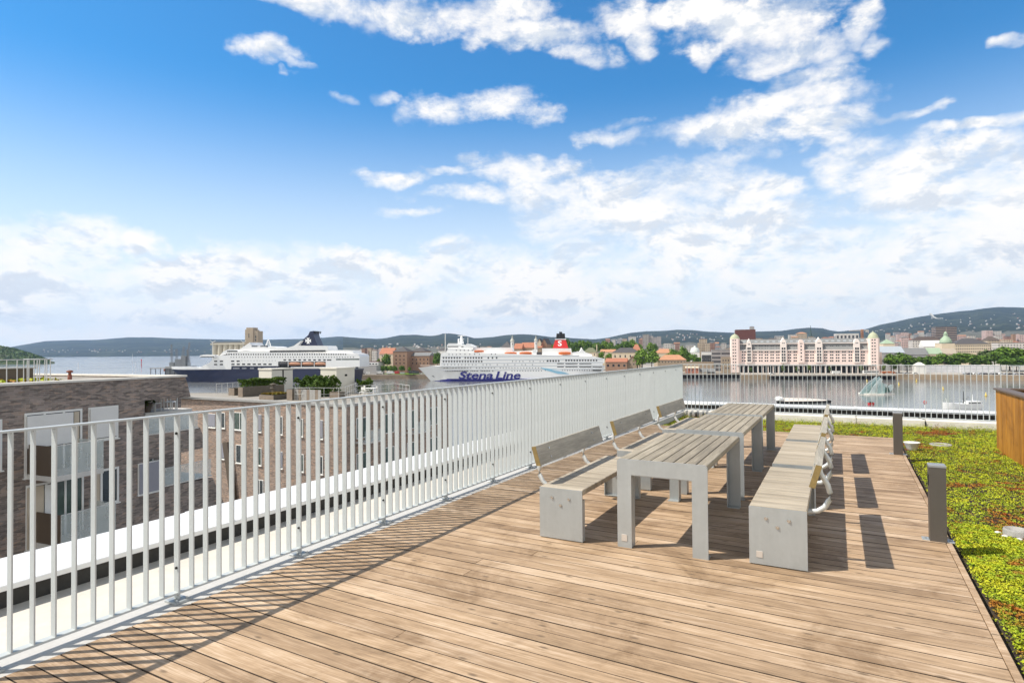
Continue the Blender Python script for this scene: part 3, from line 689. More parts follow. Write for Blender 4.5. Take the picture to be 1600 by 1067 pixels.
def planter(label, px, py, lx, ly, h, fill=True, mats=(M_TIMB, M_TIMBL)):
    o = RB(px, py); t = thing('planter_box', label, 'planter', o)
    m = MB(); m.box(0, lx, 0, .06, 0, h); m.box(lx - .06, lx, .061, ly, 0, h); m.box(0, .06, .061, ly, 0, h); m.box(.061, lx - .061, ly - .06, ly, 0, h)
    m.build('boards', mats[0], t)
    m = MB(); m.box(.01, lx - .01, -.012, -.0005, .02, h - .02); m.build('sunlit_front_boards', mats[1], t)  # paler front painted in for sunlight, the darker sides for shade
    if fill: MB().box(.062, lx - .062, .062, ly - .062, 0, h - .1).build('soil', M_SOIL, t)
    return t
px_m = lambda px, py, n: n * (np.linalg.norm(RB(px, py)[:2])) / F
planter('long dark timber planter with a paler sunlit end, beside the ivory housing', 372, 620, .72, 5.0, .95)
hedge('hedge', 'clipped green hedge in the long dark planter in front of the left ivory housing', 370.5, 618, 1.2, 5.2, .75, .9, 3400)
planter('small brown timber planter at the left end of the roof terrace', 357, 617.5, .95, .8, .75)
planter('low planter of yellow and rust sedum around the dark vent', 405, 624, 2.0, 2.1, .45)
hedge('sedum_bed', 'yellow and rust sedum filling the low planter round the vent', 407.5, 623, 1.8, 1.9, .12, .42, 1500, M_DRYPL, .07)
planter('square-ended grey timber planter beside the terrace railing', 448, 625, .75, 1.6, 1.0)
t = thing('timber_screen', 'row of tall grey boards standing behind the terrace railing', 'screen', RB(462, 625))
for k in range(9): MB().bbox(.36 * k, .36 * k + .34, 0, .05, 0, 1.0, .01).build('board', M_TIMBL if k % 3 == 1 else M_CONC_D, t)
planter('dark planter in front of the right ivory housing', 515, 622.5, 1.3, .8, .62)
hedge('hedge', 'big bright green hedge between the two ivory housings', 458, 619, 3.6, 3.0, 1.75, .0, 6500, None, .11, .25)
hedge('hedge', 'small green bush right of the right ivory housing', 556, 614, 1.2, 1.4, 1.35, .1, 1700, None, .1, .3)
def housing(label, px, py, lx, ly, h, seam):
    o = RB(px, py); t = thing('roof_housing', label, 'housing', o)
    m = MB(); m.box(0, lx, 0, ly, 0, h); m.build('body', M_BOX, t)
    m = MB(); m.bbox(-.08, lx + .08, -.08, ly + .08, h + .001, h + .14, .02); m.build('lid', M_BOX, t)
    m = MB(); m.tube([(lx * .55, -.001, h * .62), (lx * .55, -.08, h * .62), (lx * .55, -.08, h * .56)], .03, 6); m.build('hook', M_DARK, t)
    if seam: m = MB(); m.box(lx + .0005, lx + .012, ly * .5, ly * .56, .1, h - .05); m.box(lx + .0005, lx + .012, 0.1, ly - .05, h - .08, h - .02); m.build('door_gap', M_DARK, t)
    else: m = MB(); m.box(lx + .0005, lx + .02, ly * .45, ly * .58, h * .70, h * .78); m.build('vent_hole', M_DARK, t)
q = RB(404.5, 611)
housing('left ivory roof housing with a dark door seam, over the long planter', 404.5, 611.5, 2.15, 2.9, 2.45, True)
housing('right ivory roof housing with a small dark vent hole', 501, 615.2, 2.3, 2.6, 2.62, False)
t = thing('vent_pipe', 'dark vent cowl standing in the low sedum planter', 'vent', RB(427, 619) + np.array([0, 0, .4]))
m = MB(); m.lathe([(.16, 0), (.16, .35), (.30, .36), (.30, .48), (.14, .5), (.14, .75)], 12); m.build('pipe', M_TIMB, t)
m = MB(); m.lathe([(.13, .751), (.34, .76), (.34, .84), (.1, .9), (0, .9)], 12); m.build('cap', M_TIMB, t)
light_rail('terrace_railing', 'pale steel railing in front of the boards on the roof terrace', [RB(461, 625.5), RB(537, 626), RB(556, 616)], ZB2, 1.15, 10, 1)
light_rail('terrace_railing', 'thin railing at the back right corner of the roof terrace', [RB(556, 616), RB(618, 611.2), RB(640, 615)], ZB2, .85, 10, 1)
light_rail('terrace_railing', 'thin railing at the far left end of the roof terrace', [RB(338, 617), RB(372, 613.5)], ZB2, 1.15, 5, 1)
def chair(o, rz, label, grp, table=False):
    t = thing('garden_chair' if not table else 'garden_table', label, 'chair' if not table else 'table', o, rz, grp)
    if table:
        MB().bbox(-.7, .7, -.4, .4, .70, .74, .01).build('top', M_FRAME, t)
        for sx in (-.62, .62):
            for sy in (-.33, .33): MB().box(sx - .025, sx + .025, sy - .025, sy + .025, 0, .699).build('leg', M_FRAME, t)
        return
    MB().bbox(-.23, .23, -.22, .22, .42, .46, .01).build('seat', M_FRAME, t)
    m = MB(); m.box(-.23, .23, .2, .23, .62, .9); m.build('backrest', M_FRAME, t)
    for sx in (-.21, .21):
        MB().box(sx - .02, sx + .02, -.21, -.17, 0, .419).build('leg', M_FRAME, t); MB().box(sx - .02, sx + .02, .231, .26, 0, .9).build('leg', M_FRAME, t)
g = 'white garden furniture on the planted roof terrace'
for (px, py, rz, lb) in ((566, 619, .3, 'white garden chair nearest the right ivory housing'), (573, 616, 2.6, 'white garden chair behind the white terrace table'), (586, 617, -1.2, 'white garden chair at the right end of the white terrace table')):
    chair(RB(px, py), rz, lb, g)
chair(RB(578, 617.5), .2, 'white garden table on the roof terrace right of the housings', g, True)
g = 'pale furniture on the step of the dark brick flats'
st = lambda px: FA.o + FA.x * A(px, 640, 1.6)[0] + FA.y * 1.7 + np.array([0, 0, zs])
chair(st(243), .4, 'pale chair beside the potted plant on the brick flats terrace', g); chair(st(268), 2.2, 'pale chair right of the small table on the brick flats terrace', g); chair(st(256), YAW, 'small pale table on the brick flats terrace', g, True)
t = thing('potted_plant', 'green plant in a dark pot on the brick flats terrace', 'plant', st(231))
m = MB(); m.lathe([(.2, 0), (.3, .5), (.27, .5), (0, .46)], 12); m.build('pot', M_BROWN, t)
c = NR.normal(size=(260, 3)) * [.22, .22, .13] + [0, 0, .62]; place('foliage', quads_mesh('foliage', c, NR.normal(size=c.shape), .06, M_HEDGE), t)
# ------------------------------------------------------------------ the fjord and the land
def water_mat():
    t = NT('fjord_water'); ge = t.N('ShaderNodeNewGeometry'); v = ge.outputs['Position']
    mp = t.N('ShaderNodeMapping'); mp.inputs['Rotation'].default_value = (0, 0, -YAW); mp.inputs['Scale'].default_value = (.16, .36, 1); t.L(v, mp.inputs[0])
    n = t.noise(mp.outputs[0], 1., 6, .62, .3); big = t.noise(v, .006, 4, .6)
    t.set(t.ramp(big, [(.3, (.125, .134, .138)), (.7, (.19, .193, .19))]), t.ramp(big, [(.3, .09), (.7, .22)]), 0., **{'Specular IOR Level': .5, 'IOR': 1.33})
    t.bump(n, .04, .4); return t.mat
M_WATER = water_mat()
m = MB(); m.add([(-16300, -1400, ZW), (8800, -1400, ZW), (8800, 13200, ZW), (-16300, 13200, ZW)], [(0, 1, 2, 3)]); structure('water', m, M_WATER)
def forest_mat(name, a, b, c, sc=.004):
    t = NT(name); v = t.N('ShaderNodeNewGeometry').outputs['Position']; n = t.noise(v, sc, 6, .65); n2 = t.noise(v, sc * 9, 4, .7)
    t.set(t.ramp(t.math('ADD', t.math('MULTIPLY', n, .55), t.math('MULTIPLY', n2, .45)), [(.36, a), (.5, b), (.64, c)]), .9, 0., **{'Specular IOR Level': .1}); return t.mat
M_HILL = forest_mat('forest_hills', (.010, .015, .015), (.024, .036, .027), (.088, .10, .055))
M_TOWN = forest_mat('town_ground', (.05, .07, .04), (.12, .12, .10), (.24, .22, .19), .02)
SKYL = [(-200, 550), (0, 545), (40, 538), (70, 533), (110, 531.5), (150, 531), (175, 529), (200, 527), (240, 527), (270, 528.5), (330, 530), (400, 531), (470, 529.5), (500, 528), (530, 525.5), (560, 528), (590, 529.5), (604, 528), (626, 523.5), (650, 523), (672, 525), (684, 524), (690, 521), (706, 521), (724, 524), (742, 528.5), (770, 526.5), (790, 523.5), (815, 522), (835, 523), (860, 526.5), (880, 527), (905, 529), (930, 530), (950, 527.5), (985, 520), (1010, 517.5), (1035, 517), (1060, 515), (1080, 515.5), (1105, 518), (1150, 520), (1180, 518), (1220, 517), (1245, 513.5), (1262, 512), (1285, 512.5), (1296, 516), (1312, 518), (1335, 515.5), (1352, 514.5), (1375, 507.5), (1400, 502.5), (1430, 496), (1460, 491.5), (1490, 487.5), (1520, 484.5), (1545, 481), (1565, 479.5), (1600, 480.5), (1680, 483), (1780, 489)]
def ysky(px): return float(np.interp(px, [q[0] for q in SKYL], [q[1] for q in SKYL]))
def wob(a, k): return math.sin(a * .071 + k * 1.7) * .5 + math.sin(a * .19 + k * .9) * .3 + math.sin(a * .43 + k * 2.3) * .2
def terrain(name, pxs, ks, gs, ktop, base, mats, near_k):
    m = MB(); V = []; n = len(ks)
    for px in pxs:
        zsky = D(px, ysky(px), ktop)[2]
        for i, (k, g) in enumerate(zip(ks, gs)):
            z = base + (zsky - base) * (g * (1 + (.16 * (1 - g) * wob(px, i) if 0 < g < 1 else 0)) if k != ktop else 1 + .004 * wob(px * 3, 5))
            if k > ktop: z = base + (zsky - base) * g
            w = D(px, 533, k); V.append((w[0], w[1], z))
    fs = [(i * n + j, (i + 1) * n + j, (i + 1) * n + j + 1, i * n + j + 1) for i in range(len(pxs) - 1) for j in range(n - 1)]
    m.add(V, fs, 0, True); m.m = [0 if ks[f % (n - 1)] < near_k else 1 for f in range(len(fs))]
    return structure(name, m, mats)
terrain('hills', list(range(-200, 620, 6)), [5600, 5700, 6300, 7000, 8000, 9500, 11000], [0, .03, .16, .34, .62, 1, .8], 9500, ZW, [M_HILL, M_HILL], 0)
terrain('city_ground', list(range(536, 1790, 6)), [985, 1300, 1800, 2500, 3300, 4200, 5200, 6200, 7000, 8000, 9000], [0, .015, .06, .13, .20, .30, .46, .68, .86, 1, .8], 8000, ZQ - .3, [M_TOWN, M_HILL], 3000)
# quays: stone-faced land with its own edge
M_QUAY = plain('quay_paving', (.40, .36, .31), .9, 0, .18, .12, 0.)
M_QWALL = plain('quay_wall', (.33, .25, .17), .9, 0, .3, .3, .3)
M_PILE = plain('wet_timber', (.035, .028, .022), .9, 0, .4, .8)
def land(name, front, k_back, wall=True, z=ZQ):
    f = [D(px, 560, k)[:2] for px, k in front]; bk = [D(px, 560, k_back)[:2] for px, k in (front[-1], front[0])]
    m = MB(); m.prism([tuple(p) for p in f + bk], ZW - 3, z, 'xy')
    m.m = [0 if i < 2 else 1 for i in range(len(m.f))]
    return structure(name, m, [M_QUAY, M_QWALL])
land('quay', [(545, 625), (700, 618), (900, 612), (1066, 606), (1156, 604), (1158, 552), (1300, 541), (1420, 532), (1520, 512), (1600, 496), (1760, 470)], 1010)
land('quay', [(318, 690), (470, 690), (585, 668)], 960)
# ------------------------------------------------------------------ trees
M_TRUNK = plain('bark', (.06, .045, .032), .9, 0, .3, 5.)
M_LEAF = [leaves('leaves_green', (.065, .125, .014), (.13, .23, .025), (.24, .34, .045), .22),
          leaves('leaves_fresh', (.07, .13, .014), (.14, .25, .028), (.24, .36, .05), .22),
          leaves('leaves_dark', (.05, .10, .014), (.10, .18, .022), (.19, .28, .04), .22),
          leaves('leaves_willow', (.06, .09, .03), (.12, .17, .05), (.20, .25, .09), .3)]
def crown_mesh(seed, n, mat, tall=1.):
    """crown of many small leaf clumps on a handful of limbs, unit size: width 1, height 1"""
    r = np.random.default_rng(seed); nl = 15
    lob = r.normal(size=(nl, 3)); lob /= np.linalg.norm(lob, axis=1)[:, None]
    lob *= np.array([.27, .27, .27]) * r.uniform(.55, 1.1, (nl, 1)); rad = r.uniform(.14, .25, nl)
    li = r.integers(0, nl, n); d = r.normal(size=(n, 3)); d /= np.linalg.norm(d, axis=1)[:, None]
    d[:, 2] = np.where(d[:, 2] < -.35, -d[:, 2], d[:, 2])
    p = lob[li] + d * rad[li][:, None] * (r.uniform(.45, 1.08, (n, 1)))
    p[:, 2] += .5
    p[:, 2] = np.clip(p[:, 2], .04, None)
    return quads_mesh('crown', p, d + r.normal(size=(n, 3)) * .45 + [0, 0, .25], r.uniform(.028, .068, n), mat)
CROWNS = [[crown_mesh(10 * k + j, 1300, M_LEAF[k]) for j in range(3)] for k in range(4)]
tm = MB(); tm.tube([(0, 0, 0), (.01, 0, .5), (0, .01, 1.)], [.05, .035, .022], 7)
for a in range(4): tm.tube([(0, 0, .62 + .07 * a), (.12 * math.cos(a * 1.7), .12 * math.sin(a * 1.7), .95 + .05 * a)], [.02, .008], 5)
TRUNK = tm.mesh('trunk', M_TRUNK)
TN = [0]
def tree(px, ptop, wpx, k, label, group, kind=0, z0=None, hfrac=.86):
    z0 = ZQ if z0 is None else z0
    w = D(px, ptop, k); h = w[2] - z0; wd_ = wpx * k / F
    t = thing('tree', label, 'tree', (w[0], w[1], z0), rng.uniform(0, 6.28), group); TN[0] += 1
    o = place('trunk', TRUNK, t); o.scale = (h * .55, h * .55, h * .6)
    ch = h * hfrac
    o = place('crown', CROWNS[kind][TN[0] % 3], t, (0, 0, h - ch * .98)); o.scale = (wd_ * 1.38, wd_ * 1.38, ch)
    return t
# ------------------------------------------------------------------ buildings
M_TILE = plain('red_roof_tile', (.42, .17, .10), .8, 0, .18, .5)
M_TILE_O = plain('orange_roof_tile', (.50, .25, .14), .8, 0, .16, .5)
M_SLATE = plain('slate_roof', (.085, .080, .082), .75, 0, .16, .5)
M_SLATE_G = plain('grey_roof', (.20, .20, .20), .7, 0, .14, .5)
M_COPPER = plain('green_copper_roof', (.33, .43, .30), .7, 0, .12, .5)
M_STONE = plain('warm_stone', (.34, .265, .19), .85, 0, .18, .35)
M_CREAM = plain('cream_render', (.62, .52, .38), .85, 0, .08, .3)
M_WHITEW = plain('white_render', (.70, .69, .66), .8, 0, .06, .3)
M_GREYW = plain('grey_render', (.36, .35, .34), .8, 0, .08, .3)
M_OLDBRICK = plain('old_brick', (.30, .185, .125), .9, 0, .2, .6)
M_PINK = plain('pink_render', (.88, .705, .635), .85, 0, .06, .12)
M_PINKL = plain('pale_pink_trim', (.86, .76, .70), .8, 0, .05, .12)
M_WIN = glass_mat('window_glass', (.02, .022, .025), .12)
WINS = {}
def win_mesh(w, h):
    k = (round(w, 1), round(h, 1))
    if k not in WINS: WINS[k] = MB().box(-w / 2, w / 2, -.06, .2, -h / 2, h / 2).mesh('window', M_WIN)
    return WINS[k]
def put_windows(t, pts, w, h, limit=100, y=0.):
    me = win_mesh(w, h)
    for x, z in pts[:limit]: place('window', me, t, (x, y, z))
    if len(pts) > limit:
        m = MB()
        for x, z in pts[limit:]: m.box(x - w / 2, x + w / 2, y - .06, y + .2, z - h / 2, z + h / 2)
        tag(m.build('window', M_WIN, t), kind='stuff')
def building(name, label, px0, px1, ye, k, dep, wall, roof='flat', yr=None, rm=None, wins=None, z0=None, group=None, cat='building', ang=0., over=.4, ww=1.1, wh=1.6, chim=()):
    z0 = ZQ if z0 is None else z0
    fr = frame_at((px0 + px1) / 2, ye, k, z0, YAW + ang - R(17)); t = fthing(name, label, cat, fr, group)
    x0, x1 = fr.p(px0, ye)[0], fr.p(px1, ye)[0]; pc = (px0 + px1) / 2
    ze = fr.p(pc, ye)[1] ; m = MB()
    if roof == 'gablefront':
        zr = fr.p(pc, yr)[1]; xm = (x0 + x1) / 2
        m.prism([(x0, 0), (x1, 0), (x1, ze), (xm, zr), (x0, ze)], 0, dep); m.build('wall', wall, t)
        r = MB(); th = .35
        for sx, xe in ((-1, x0), (1, x1)):
            xe2 = xe + sx * over; ze2 = ze - (zr - ze) * over / abs(xe - xm)
            r.prism([(xm, zr + .05), (xm, zr + .05 + th), (xe2, ze2 + .05 + th), (xe2, ze2 + .05)], -over, dep + over)
        r.build('roof', rm, t)
    else:
        m.box(x0, x1, 0, dep, 0, ze); m.build('wall', wall, t)
        r = MB()
        if roof == 'flat': r.box(x0 - .1, x1 + .1, -.1, dep + .1, ze + .001, ze + .5)
        else:
            zr = fr.p(pc, yr, dep / 2)[1]; a, e, c, d = x0 - over, x1 + over, -over, dep + over
            if roof == 'gable': rx0, rx1 = a, e
            elif roof == 'hip': q = min(dep / 2, (x1 - x0) * .35); rx0, rx1 = x0 + q, x1 - q
            else: rx0 = rx1 = (x0 + x1) / 2
            b4 = [(a, c, ze), (e, c, ze), (e, d, ze), (a, d, ze)]
            if roof == 'pyr': r.add(b4 + [((a + e) / 2, (c + d) / 2, zr)], [(0, 1, 4), (1, 2, 4), (2, 3, 4), (3, 0, 4), (3, 2, 1, 0)])
            else: r.add(b4 + [(rx0, (c + d) / 2, zr), (rx1, (c + d) / 2, zr)], [(0, 1, 5, 4), (2, 3, 4, 5), (1, 2, 5), (3, 0, 4), (3, 2, 1, 0)])
        ro = r.build('roof', rm or M_SLATE_G, t)
        for (cx, cy2) in chim:
            xx = fr.p(cx, ye)[0]; zz = fr.p(cx, cy2, dep / 2)[1]; MB().box(xx - .5, xx + .5, dep / 2 - .5, dep / 2 + .5, ze, zz).build('chimney', wall, ro)
    if wins:
        rows, n, mg = wins
        pts = [(x0 + (x1 - x0) * (mg + (1 - 2 * mg) * (i / (n - 1) if n > 1 else .5)), fr.p(pc, py)[1]) for py in rows for i in range(n)]
        put_windows(t, pts, ww, wh)
    return t, fr, x0, x1, ze
# ---- the shore behind the ships
B_ = building
B_('brick_house', 'square brown brick house with a dark pyramid roof behind the quay', 614, 636, 549.2, 660, 16, M_OLDBRICK, 'pyr', 541.5, M_SLATE, ((556, 562, 567.5), 3, .22), ww=1.0, wh=1.8)
B_('brick_house', 'long brown brick house with a grey lean-to roof joined to the pyramid-roofed one', 636.3, 671, 556, 664, 14, M_OLDBRICK, 'gable', 550.5, M_SLATE_G, ((561.5, 567.5), 6, .08), ww=1.0, wh=1.9)
B_('brick_house', 'brown brick wing with a flat dark pyramid roof behind the long brick house', 641, 665, 549, 690, 16, M_OLDBRICK, 'pyr', 542.3, M_SLATE)
B_('townhouse', 'pale house with stepped red gable roof and chimneys left of the brick houses', 593, 614, 553, 690, 12, M_CREAM, 'gable', 543.5, M_TILE, ((556, 562), 3, .2), chim=((594.5, 542), (605.5, 541), (612, 543)))
B_('ferry_terminal', 'low white terminal with a wine-red roof stripe at the ferry stern', 561, 591, 565.5, 648, 14, M_WHITEW, 'flat', None, plain('wine_red', (.16, .03, .03), .7, 0, .1, .4), ((568.5,), 6, .1), ww=2.4, wh=1.0)
B_('warehouse', 'grey wharf shed below the red-striped terminal', 560, 588, 571.5, 636, 9, M_GREYW, 'flat', None, M_CONC_D)
B_('townhouse', 'yellowish small house partly behind the white ship bow', 671.5, 684, 556, 682, 10, M_CREAM, 'gable', 550.5, M_SLATE_G, ((561, 566), 2, .25))
B_('townhouse', 'grey-roofed house above the bow of the white ship', 684, 697, 548, 780, 10, M_WHITEW, 'hip', 543.5, M_SLATE, None)
tag(structure('lawn', MB().box(*sorted((D(588, 570, 640)[0], D(670, 570, 640)[0])), *sorted((D(588, 570, 640)[1], D(588, 570, 650)[1] + 18)), ZQ + .002, ZQ + .6), M_LEAF[0]), kind='structure')
# right of the white ship
B_('brick_house', 'low brick store with a red tiled roof at the stern of the white ship', 946, 979.5, 565.5, 640, 14, M_OLDBRICK, 'gable', 559.5, M_TILE, ((571,), 4, .12), ww=2.2, wh=2.4)
B_('brick_house', 'brown gable-fronted brick house beside the red-roofed store', 979.5, 995, 567, 640, 16, M_STONE, 'gablefront', 557, M_TILE, ((569,), 2, .3))
B_('mansion', 'broad cream mansion with a slate hip roof behind the gabled brick house', 956, 998, 550.8, 700, 18, M_CREAM, 'hip', 543.2, M_SLATE, ((556.5,), 5, .12), ww=1.4, wh=2.8)
B_('townhouse', 'house with a steep red gambrel roof behind the cream mansion', 987, 1001, 547.5, 724, 10, M_CREAM, 'hip', 537.8, M_TILE)
B_('fortress_building', 'long building with an orange hip roof by the fortress wall', 1027.5, 1072, 562.3, 660, 15, M_STONE, 'hip', 554.2, M_TILE_O, ((565.5,), 9, .06), ww=.9, wh=1.3)
B_('fortress_building', 'tan-roofed house between the big tree and the white dome', 1022, 1053, 551.5, 760, 14, M_CREAM, 'hip', 545, M_TILE_O)
B_('townhouse', 'small tan-roofed house half hidden by trees left of the cream mansion', 938, 961, 550, 770, 12, M_CREAM, 'gable', 545.8, M_TILE_O)
B_('manor', 'cream house with a grey-green roof behind the stern deck of the white ship', 911, 932, 550.5, 700, 14, M_CREAM, 'hip', 543.2, plain('moss_roof', (.16, .17, .10), .85, 0, .15, .5), ((554,), 4, .15), chim=((931, 538.5),))
B_('fortress_wall', 'cream stone retaining wall above the pier sheds', 1066, 1115, 566, 632, 3, M_STONE, 'flat', None, M_STONE, cat='wall')
B_('bank_building', 'white modern block with a dark glass corner left of the grey offices', 1096, 1112, 550, 640, 22, M_WHITEW, 'flat', None, M_GREYW, ((558, 565), 3, .2), ww=3.4, wh=4.6)
B_('office_block', 'grey modern offices with long window bands left of the pink warehouse', 1112, 1141, 547, 634, 26, facade_grid('banded_facade', (.33, .31, .30), (.05, .05, .055), 30., 4.2, .97, .42), 'flat', None, M_GREYW)
B_('stone_house', 'brown stone house against the left tower of the pink warehouse', 1127, 1141, 558.5, 606, 12, M_STONE, 'flat', None, M_STONE, ((563, 569, 575), 3, .2), ww=.9, wh=1.6)
B_('pier_shed', 'reddish wooden shed on the piled pier', 1071, 1092, 575, 592, 7, plain('red_boards', (.40, .16, .10), .8, 0, .12, .5), 'gable', 572.3, M_CREAM, ((578.5,), 5, .1), ww=1., wh=1.2)
B_('pier_shed', 'grey-roofed shed on the piled pier, left one of two', 1092.5, 1104, 581, 592, 7, M_CREAM, 'gable', 575.3, M_SLATE_G)
B_('pier_shed', 'grey-roofed shed on the piled pier, right one of two', 1104.5, 1117, 581, 592, 7, M_DARK, 'gable', 575.6, M_SLATE_G)
B_('tower_block', 'pale concrete tower block on the skyline above the trees', 1004, 1014, 523, 1500, 25, facade_grid('tower_facade', (.34, .31, .28), (.10, .09, .09), 4., 3.4, .4, .45), 'flat', None, M_GREYW)
for k, (a, e, y) in enumerate(((1014.2, 1020, 525), (1020.2, 1026, 527), (1026.2, 1032.5, 526))):
    B_('tower_block', ['white gridded slab block right beside the concrete tower', 'middle white gridded slab block right of the concrete tower', 'rightmost white gridded slab block right of the concrete tower'][k], a, e, y, 1500 + 30 * k, 22, facade_grid('slab_facade%d' % k, (.52, .47, .44), (.09, .08, .08), 3., 3.2, .6, .5), 'flat', None, M_GREYW)
# castle behind the white ship
B_('castle_range', 'castle range with a long red roof behind the lifeboats of the white ship', 814, 846, 543.5, 720, 14, M_STONE, 'gable', 535, M_TILE)
B_('castle_range', 'lower red-roofed castle wing left of the long range', 803, 815, 545, 715, 12, M_STONE, 'gable', 536.5, M_TILE)
B_('castle_keep', 'tall brown castle gable right of the spired turret', 845, 854.5, 537, 725, 24, M_OLDBRICK, 'gablefront', 528.8, M_SLATE)
B_('castle_keep', 'pale castle gable between the turret and the brown gable', 840, 845, 534, 719, 10, M_CREAM, 'gablefront', 529.5, M_SLATE)
B_('castle_range', 'grey-roofed castle house left of the white spire', 783, 798, 542, 722, 12, M_GREYW, 'pyr', 533, M_SLATE)
def spire(label, px, ybody, ytip, w, k):
    fr = frame_at(px, ybody, k, ZQ); t = fthing('castle_turret', label, 'turret', fr); zb = fr.p(px, ybody)[1]; zt_ = fr.p(px, ytip)[1]; h = zt_ - zb
    MB().lathe([(w, 0), (w, zb)], 12).build('shaft', M_WHITEW, t)
    MB().lathe([(w * 1.25, zb + .01), (w * 1.25, zb + h * .06), (w * .95, zb + h * .30), (w * .45, zb + h * .42), (w * .42, zb + h * .6), (w * .6, zb + h * .62), (w * .12, zb + h * .8), (.08, zb + h)], 12).build('roof', plain('pale_spire', (.50, .50, .44), .7), t)
    MB().box(-.4, .4, -w - .05, -w + .3, zb - 4, zb - 2.4).build('window', M_WIN, t)
spire('white castle turret with a pointed cap behind the foremost large lifeboat', 800.5, 533.5, 523, 2.0, 708); spire('white castle turret with a small spire beside the brown gable', 837.3, 532.5, 524, 1.8, 712)
# churches, town hall, hillside town
B_('town_hall', 'dark red brick town hall towering behind the pink warehouse', 1149.5, 1180.5, 515.3, 1050, 30, plain('town_hall_brick', (.125, .045, .035), .9, 0, .15, .1), 'flat', None, plain('town_hall_top', (.10, .045, .038), .9), None)
B_('town_hall_block', 'small grey block on top of the town hall', 1172, 1178.5, 510.5, 1056, 12, M_GREYW, 'flat', None, M_SLATE_G)
t, fr, *_r = B_('church', 'church with a thin dark spire on the skyline above the pink warehouse', 1263.5, 1271, 526, 1700, 14, M_STONE, 'flat', None, M_STONE)
z1_, z2_ = fr.p(1267, 526)[1], fr.p(1267, 508)[1]; MB().lathe([(3.6, z1_ + .6), (3.4, z1_ + 7), (1.5, z1_ + 12), (1.4, z1_ + 17), (.25, z2_)], 8, 0, 6).build('spire', plain('dark_copper', (.05, .085, .08), .7), t)
t, fr, x0, x1, ze = B_('domed_church', 'white church with a pale octagonal dome among the trees', 1078.5, 1093, 551, 800, 14, M_WHITEW, 'flat', None, M_GREYW)
MB().lathe([(6.2, ze + .51), (6.0, ze + 2.5), (4.6, ze + 6), (1.2, ze + 7.6), (1.1, ze + 9), (0, ze + 9.4)], 8, 0, 7).build('dome', plain('pale_dome', (.62, .66, .62), .6), t)
FG = [facade_grid('town_facade_pale', (.58, .54, .49), (.10, .10, .11), 3.4, 3.4), facade_grid('town_facade_tan', (.50, .40, .29), (.08, .07, .07), 3.2, 3.4), facade_grid('town_facade_brick', (.33, .19, .14), (.07, .06, .06), 3., 3.3), facade_grid('town_facade_grey', (.34, .34, .35), (.07, .08, .09), 3.6, 3.3), facade_grid('town_facade_pink', (.60, .44, .40), (.10, .09, .09), 3.2, 3.3)]
